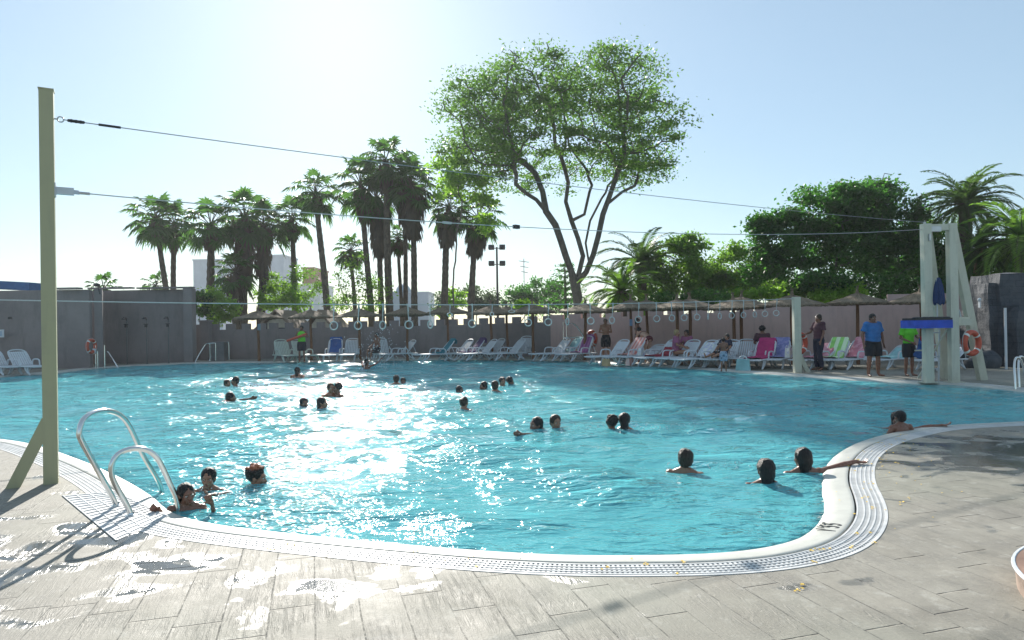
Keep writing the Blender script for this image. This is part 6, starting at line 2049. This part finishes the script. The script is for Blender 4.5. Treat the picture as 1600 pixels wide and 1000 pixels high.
# ---- floodlight mast, antenna, far buildings, hut gables
q = GD(778, 60); H = P(778, 386, 60).z; k = 60 / F
t = thing('floodlight_mast', 'dark floodlight mast with two pairs of lamps', 'mast', q)
MB().tube([(0, 0, 0), (0, 0, H)], [.12, .08], 8).build('pole', M['black'], t)
for z in (H - .1, P(778, 413, 60).z):
    m = MB(); m.tube([(-.55, 0, z), (.55, 0, z)], .04, 6); m.build('crossbar', M['black'], t)
    for s in (-1, 1):
        m = MB(); m.box((s * .48, -.05, z + .08), (.50, .34, .34), (R(-25), 0, s * .12)); m.ell((s * .48, .08, z + .1), (.22, .2, .16), 10, 6); m.build('floodlight', M['black'], t, smooth=False)
q = GD(820, 90); t = thing('antenna', 'thin lattice antenna right of the floodlight mast', 'antenna', q); H = P(820, 404, 90).z
m = MB(); m.tube([(0, 0, 0), (0, 0, H)], .06, 5)
for dz in (.3, 1.0, 1.7): m.tube([(-.7 + dz * .2, 0, H - dz), (.7 - dz * .1, 0, H - dz - .2)], .05, 4)
m.build('antenna_frame', M['dull'], t)
def block(name, lab, x0, x1, ytop, D, mat, win=None, depth=10, dome=False, cat='building'):
    a = GD(x0, D); b = GD(x1, D); H = P((x0 + x1) / 2, ytop, D).z
    t = thing(name, lab, cat, ((a.x + b.x) / 2, D, 0)); W = b.x - a.x
    m = MB(); m.box((0, depth / 2, H / 2), (W, depth, H)); m.build('wall', mat, t, smooth=False)
    m = MB(); m.box((0, depth / 2, H + .15), (W + .3, depth + .3, .3)); m.build('roof_edge', mat, t, smooth=False)
    if win:
        nx, nz = win
        for i in range(nx):
            for j in range(nz):
                x = -W / 2 + W * (i + .5) / nx; z = H - 1.8 - j * 3.0
                if z < 1: continue
                MB().box((x, -.02, z), (min(1.2, W / nx * .5), .1, 1.3)).build('window', M['stone'], t, smooth=False)
    if dome:
        m = MB(); m.ell((0, depth / 2, H), (W / 2, depth / 2, 2.0), 20, 12); m.build('roof', mat, t)
    return t
bg = M_building('far_grey_hazed', (.62, .66, .72), None, 1, 1); bw = M_building('far_white', (.75, .75, .74), None, 1, 1); brd = M_building('far_brick', (.42, .20, .15), None, 1, 1); bd = M_building('far_slate', (.34, .42, .50), None, 1, 1)  # grey blocks: distance haze is painted into their lightened base colour
block('apartment_block', 'pale grey block seen behind the third fan palm', 303, 348, 407, 150, bg)
block('apartment_block', 'pale grey block right of the thick skirted palms', 410, 444, 400, 150, bg)
block('brick_building', 'small red brick building top between two slim palms', 474, 492, 420, 130, brd)
block('apartment_block', 'cream building below the red brick top', 466, 500, 446, 128, bw)
block('warehouse', 'dark slate building with a rounded roof behind the central palms', 613, 636, 458, 120, bd, None, 10, True)
block('warehouse', 'small flat grey building right of the rounded roof', 651, 670, 458, 130, bg)
block('white_building', 'white building seen between the tower and the rust trunked palm', 1501, 1528, 388, 60, bw, (2, 2), 6)
def hut(x0, x1, ygab, D, lab):
    a = GD(x0, D); b = GD(x1, D); W = b.x - a.x; Hp = P((x0 + x1) / 2, ygab, D).z
    t = thing('garden_hut', lab, 'hut', ((a.x + b.x) / 2, D, 0))
    eh = Hp - .85
    m = MB(); m.add([(-W / 2, 0, 0), (W / 2, 0, 0), (W / 2, 0, eh), (0, 0, Hp - .1), (-W / 2, 0, eh), (-W / 2, 3, 0), (W / 2, 3, 0), (W / 2, 3, eh), (0, 3, Hp - .1), (-W / 2, 3, eh)],
                    [(0, 1, 2, 3, 4), (9, 8, 7, 6, 5), (1, 6, 7, 2), (5, 0, 4, 9)]); m.build('wall', simple('hut_cream', (.46, .44, .36), .9), t, smooth=False)
    m = MB()
    for s in (-1, 1): m.beam((s * (W / 2 + .35), -.3, eh - .28), (0, -.3, Hp + .02), .01, .01); 
    m = MB()
    for s in (-1, 1):
        m.add([(0, -.35, Hp), (s * (W / 2 + .4), -.35, eh - .3), (s * (W / 2 + .4), 3.3, eh - .3), (0, 3.3, Hp), (0, -.35, Hp + .12), (s * (W / 2 + .45), -.35, eh - .18), (s * (W / 2 + .45), 3.3, eh - .18), (0, 3.3, Hp + .12)],
              [(0, 1, 2, 3), (7, 6, 5, 4), (0, 4, 5, 1), (3, 2, 6, 7), (1, 5, 6, 2)])
    m.build('roof', M['roof'], t, smooth=False)
    MB().box((.3, -.02, eh - .3), (.5, .06, .5)).build('window', M['black'], t, smooth=False)
hut(410, 455, 487, 38, 'cream gabled hut behind the battlement wall, right of the leftmost parasol')
hut(484, 516, 487, 38, 'second cream gabled hut behind the parasol of the lifeguard')
# ================================================================== WORLD, SUN, CAMERA
SUN_EL, SUN_AZ = R(27.0), R(-14.0)         # azimuth from +Y, negative = left
w = bpy.data.worlds.new("World"); SC.world = w; w.use_nodes = True
nt = w.node_tree; nt.nodes.clear()
sky = nt.nodes.new('ShaderNodeTexSky'); sky.sky_type = 'NISHITA'; sky.sun_disc = False
sky.sun_elevation = SUN_EL; sky.sun_rotation = SUN_AZ; sky.altitude = 0; sky.air_density = 1.0; sky.dust_density = .4; sky.ozone_density = 2.0
bgn = nt.nodes.new('ShaderNodeBackground'); bgn.inputs[1].default_value = .064
ow = nt.nodes.new('ShaderNodeOutputWorld')
tint = nt.nodes.new('ShaderNodeMix'); tint.data_type = 'RGBA'; tint.blend_type = 'MULTIPLY'; tint.inputs[0].default_value = 1; tint.inputs[7].default_value = (.88, 1.0, 1.03, 1)
nt.links.new(sky.outputs[0], tint.inputs[6]); 
bw_ = nt.nodes.new('ShaderNodeRGBToBW'); nt.links.new(tint.outputs[2], bw_.inputs[0])
m1 = nt.nodes.new('ShaderNodeMath'); m1.operation = 'MULTIPLY_ADD'; nt.links.new(bw_.outputs[0], m1.inputs[0]); m1.inputs[1].default_value = 1 / 52; m1.inputs[2].default_value = .8
m2 = nt.nodes.new('ShaderNodeMath'); m2.operation = 'DIVIDE'; m2.inputs[0].default_value = 1.0; nt.links.new(m1.outputs[0], m2.inputs[1])
sc_ = nt.nodes.new('ShaderNodeVectorMath'); sc_.operation = 'SCALE'; nt.links.new(tint.outputs[2], sc_.inputs[0]); nt.links.new(m2.outputs[0], sc_.inputs['Scale'])
pale = nt.nodes.new('ShaderNodeMix'); pale.data_type = 'RGBA'; pale.inputs[0].default_value = .38; nt.links.new(sc_.outputs[0], pale.inputs[6]); pale.inputs[7].default_value = (5.2, 6.6, 7.2, 1)
nt.links.new(pale.outputs[2], bgn.inputs[0]); nt.links.new(bgn.outputs[0], ow.inputs[0])
sl = bpy.data.lights.new('sun', 'SUN'); sl.energy = 4.8; sl.angle = R(.53); sl.color = (1, .95, .87)
so = bpy.data.objects.new('sun', sl); COL.objects.link(so)
sd = Vector((math.sin(SUN_AZ) * math.cos(SUN_EL), math.cos(SUN_AZ) * math.cos(SUN_EL), math.sin(SUN_EL)))
so.rotation_euler = sd.to_track_quat('Z', 'Y').to_euler(); so.location = (0, 0, 30)
cam = bpy.data.cameras.new('camera'); co = bpy.data.objects.new('camera', cam); COL.objects.link(co)
cam.sensor_width = 36; cam.lens = 36 * F / 1600; cam.clip_end = 2000; cam.clip_start = .05
co.matrix_world = Matrix.Translation((0, 0, CAM_H)) @ CM.to_4x4()
SC.camera = co
vs = SC.view_settings; vs.view_transform = 'Standard'; vs.look = 'None'; vs.gamma = 1; vs.exposure = 0.88; vs.use_curve_mapping = False
SC.cycles.max_bounces = 8; SC.cycles.transparent_max_bounces = 16; SC.cycles.transmission_bounces = 6; SC.cycles.glossy_bounces = 3; SC.cycles.diffuse_bounces = 3; SC.cycles.volume_bounces = 0
SC.cycles.caustics_reflective = False; SC.cycles.caustics_refractive = False
SC.cycles.sample_clamp_indirect = 6
SC.cycles.use_denoising = True

# pale air between here and the trees
hz = NT('haze_air'); hv_ = hz.n('VolumePrincipled'); hv_.inputs['Color'].default_value = (.93, .96, 1, 1); hv_.inputs['Density'].default_value = .00055; hv_.inputs['Anisotropy'].default_value = .35
hz.t.links.new(hv_.outputs[0], hz.out.inputs[1])
hb = MB(); hb.box((0, 60, 14), (520, 420, 34)); ho = hb.build('haze', hz.m, smooth=False); tag(ho, None, None, None, 'stuff')
SC.cycles.volume_step_rate = 4
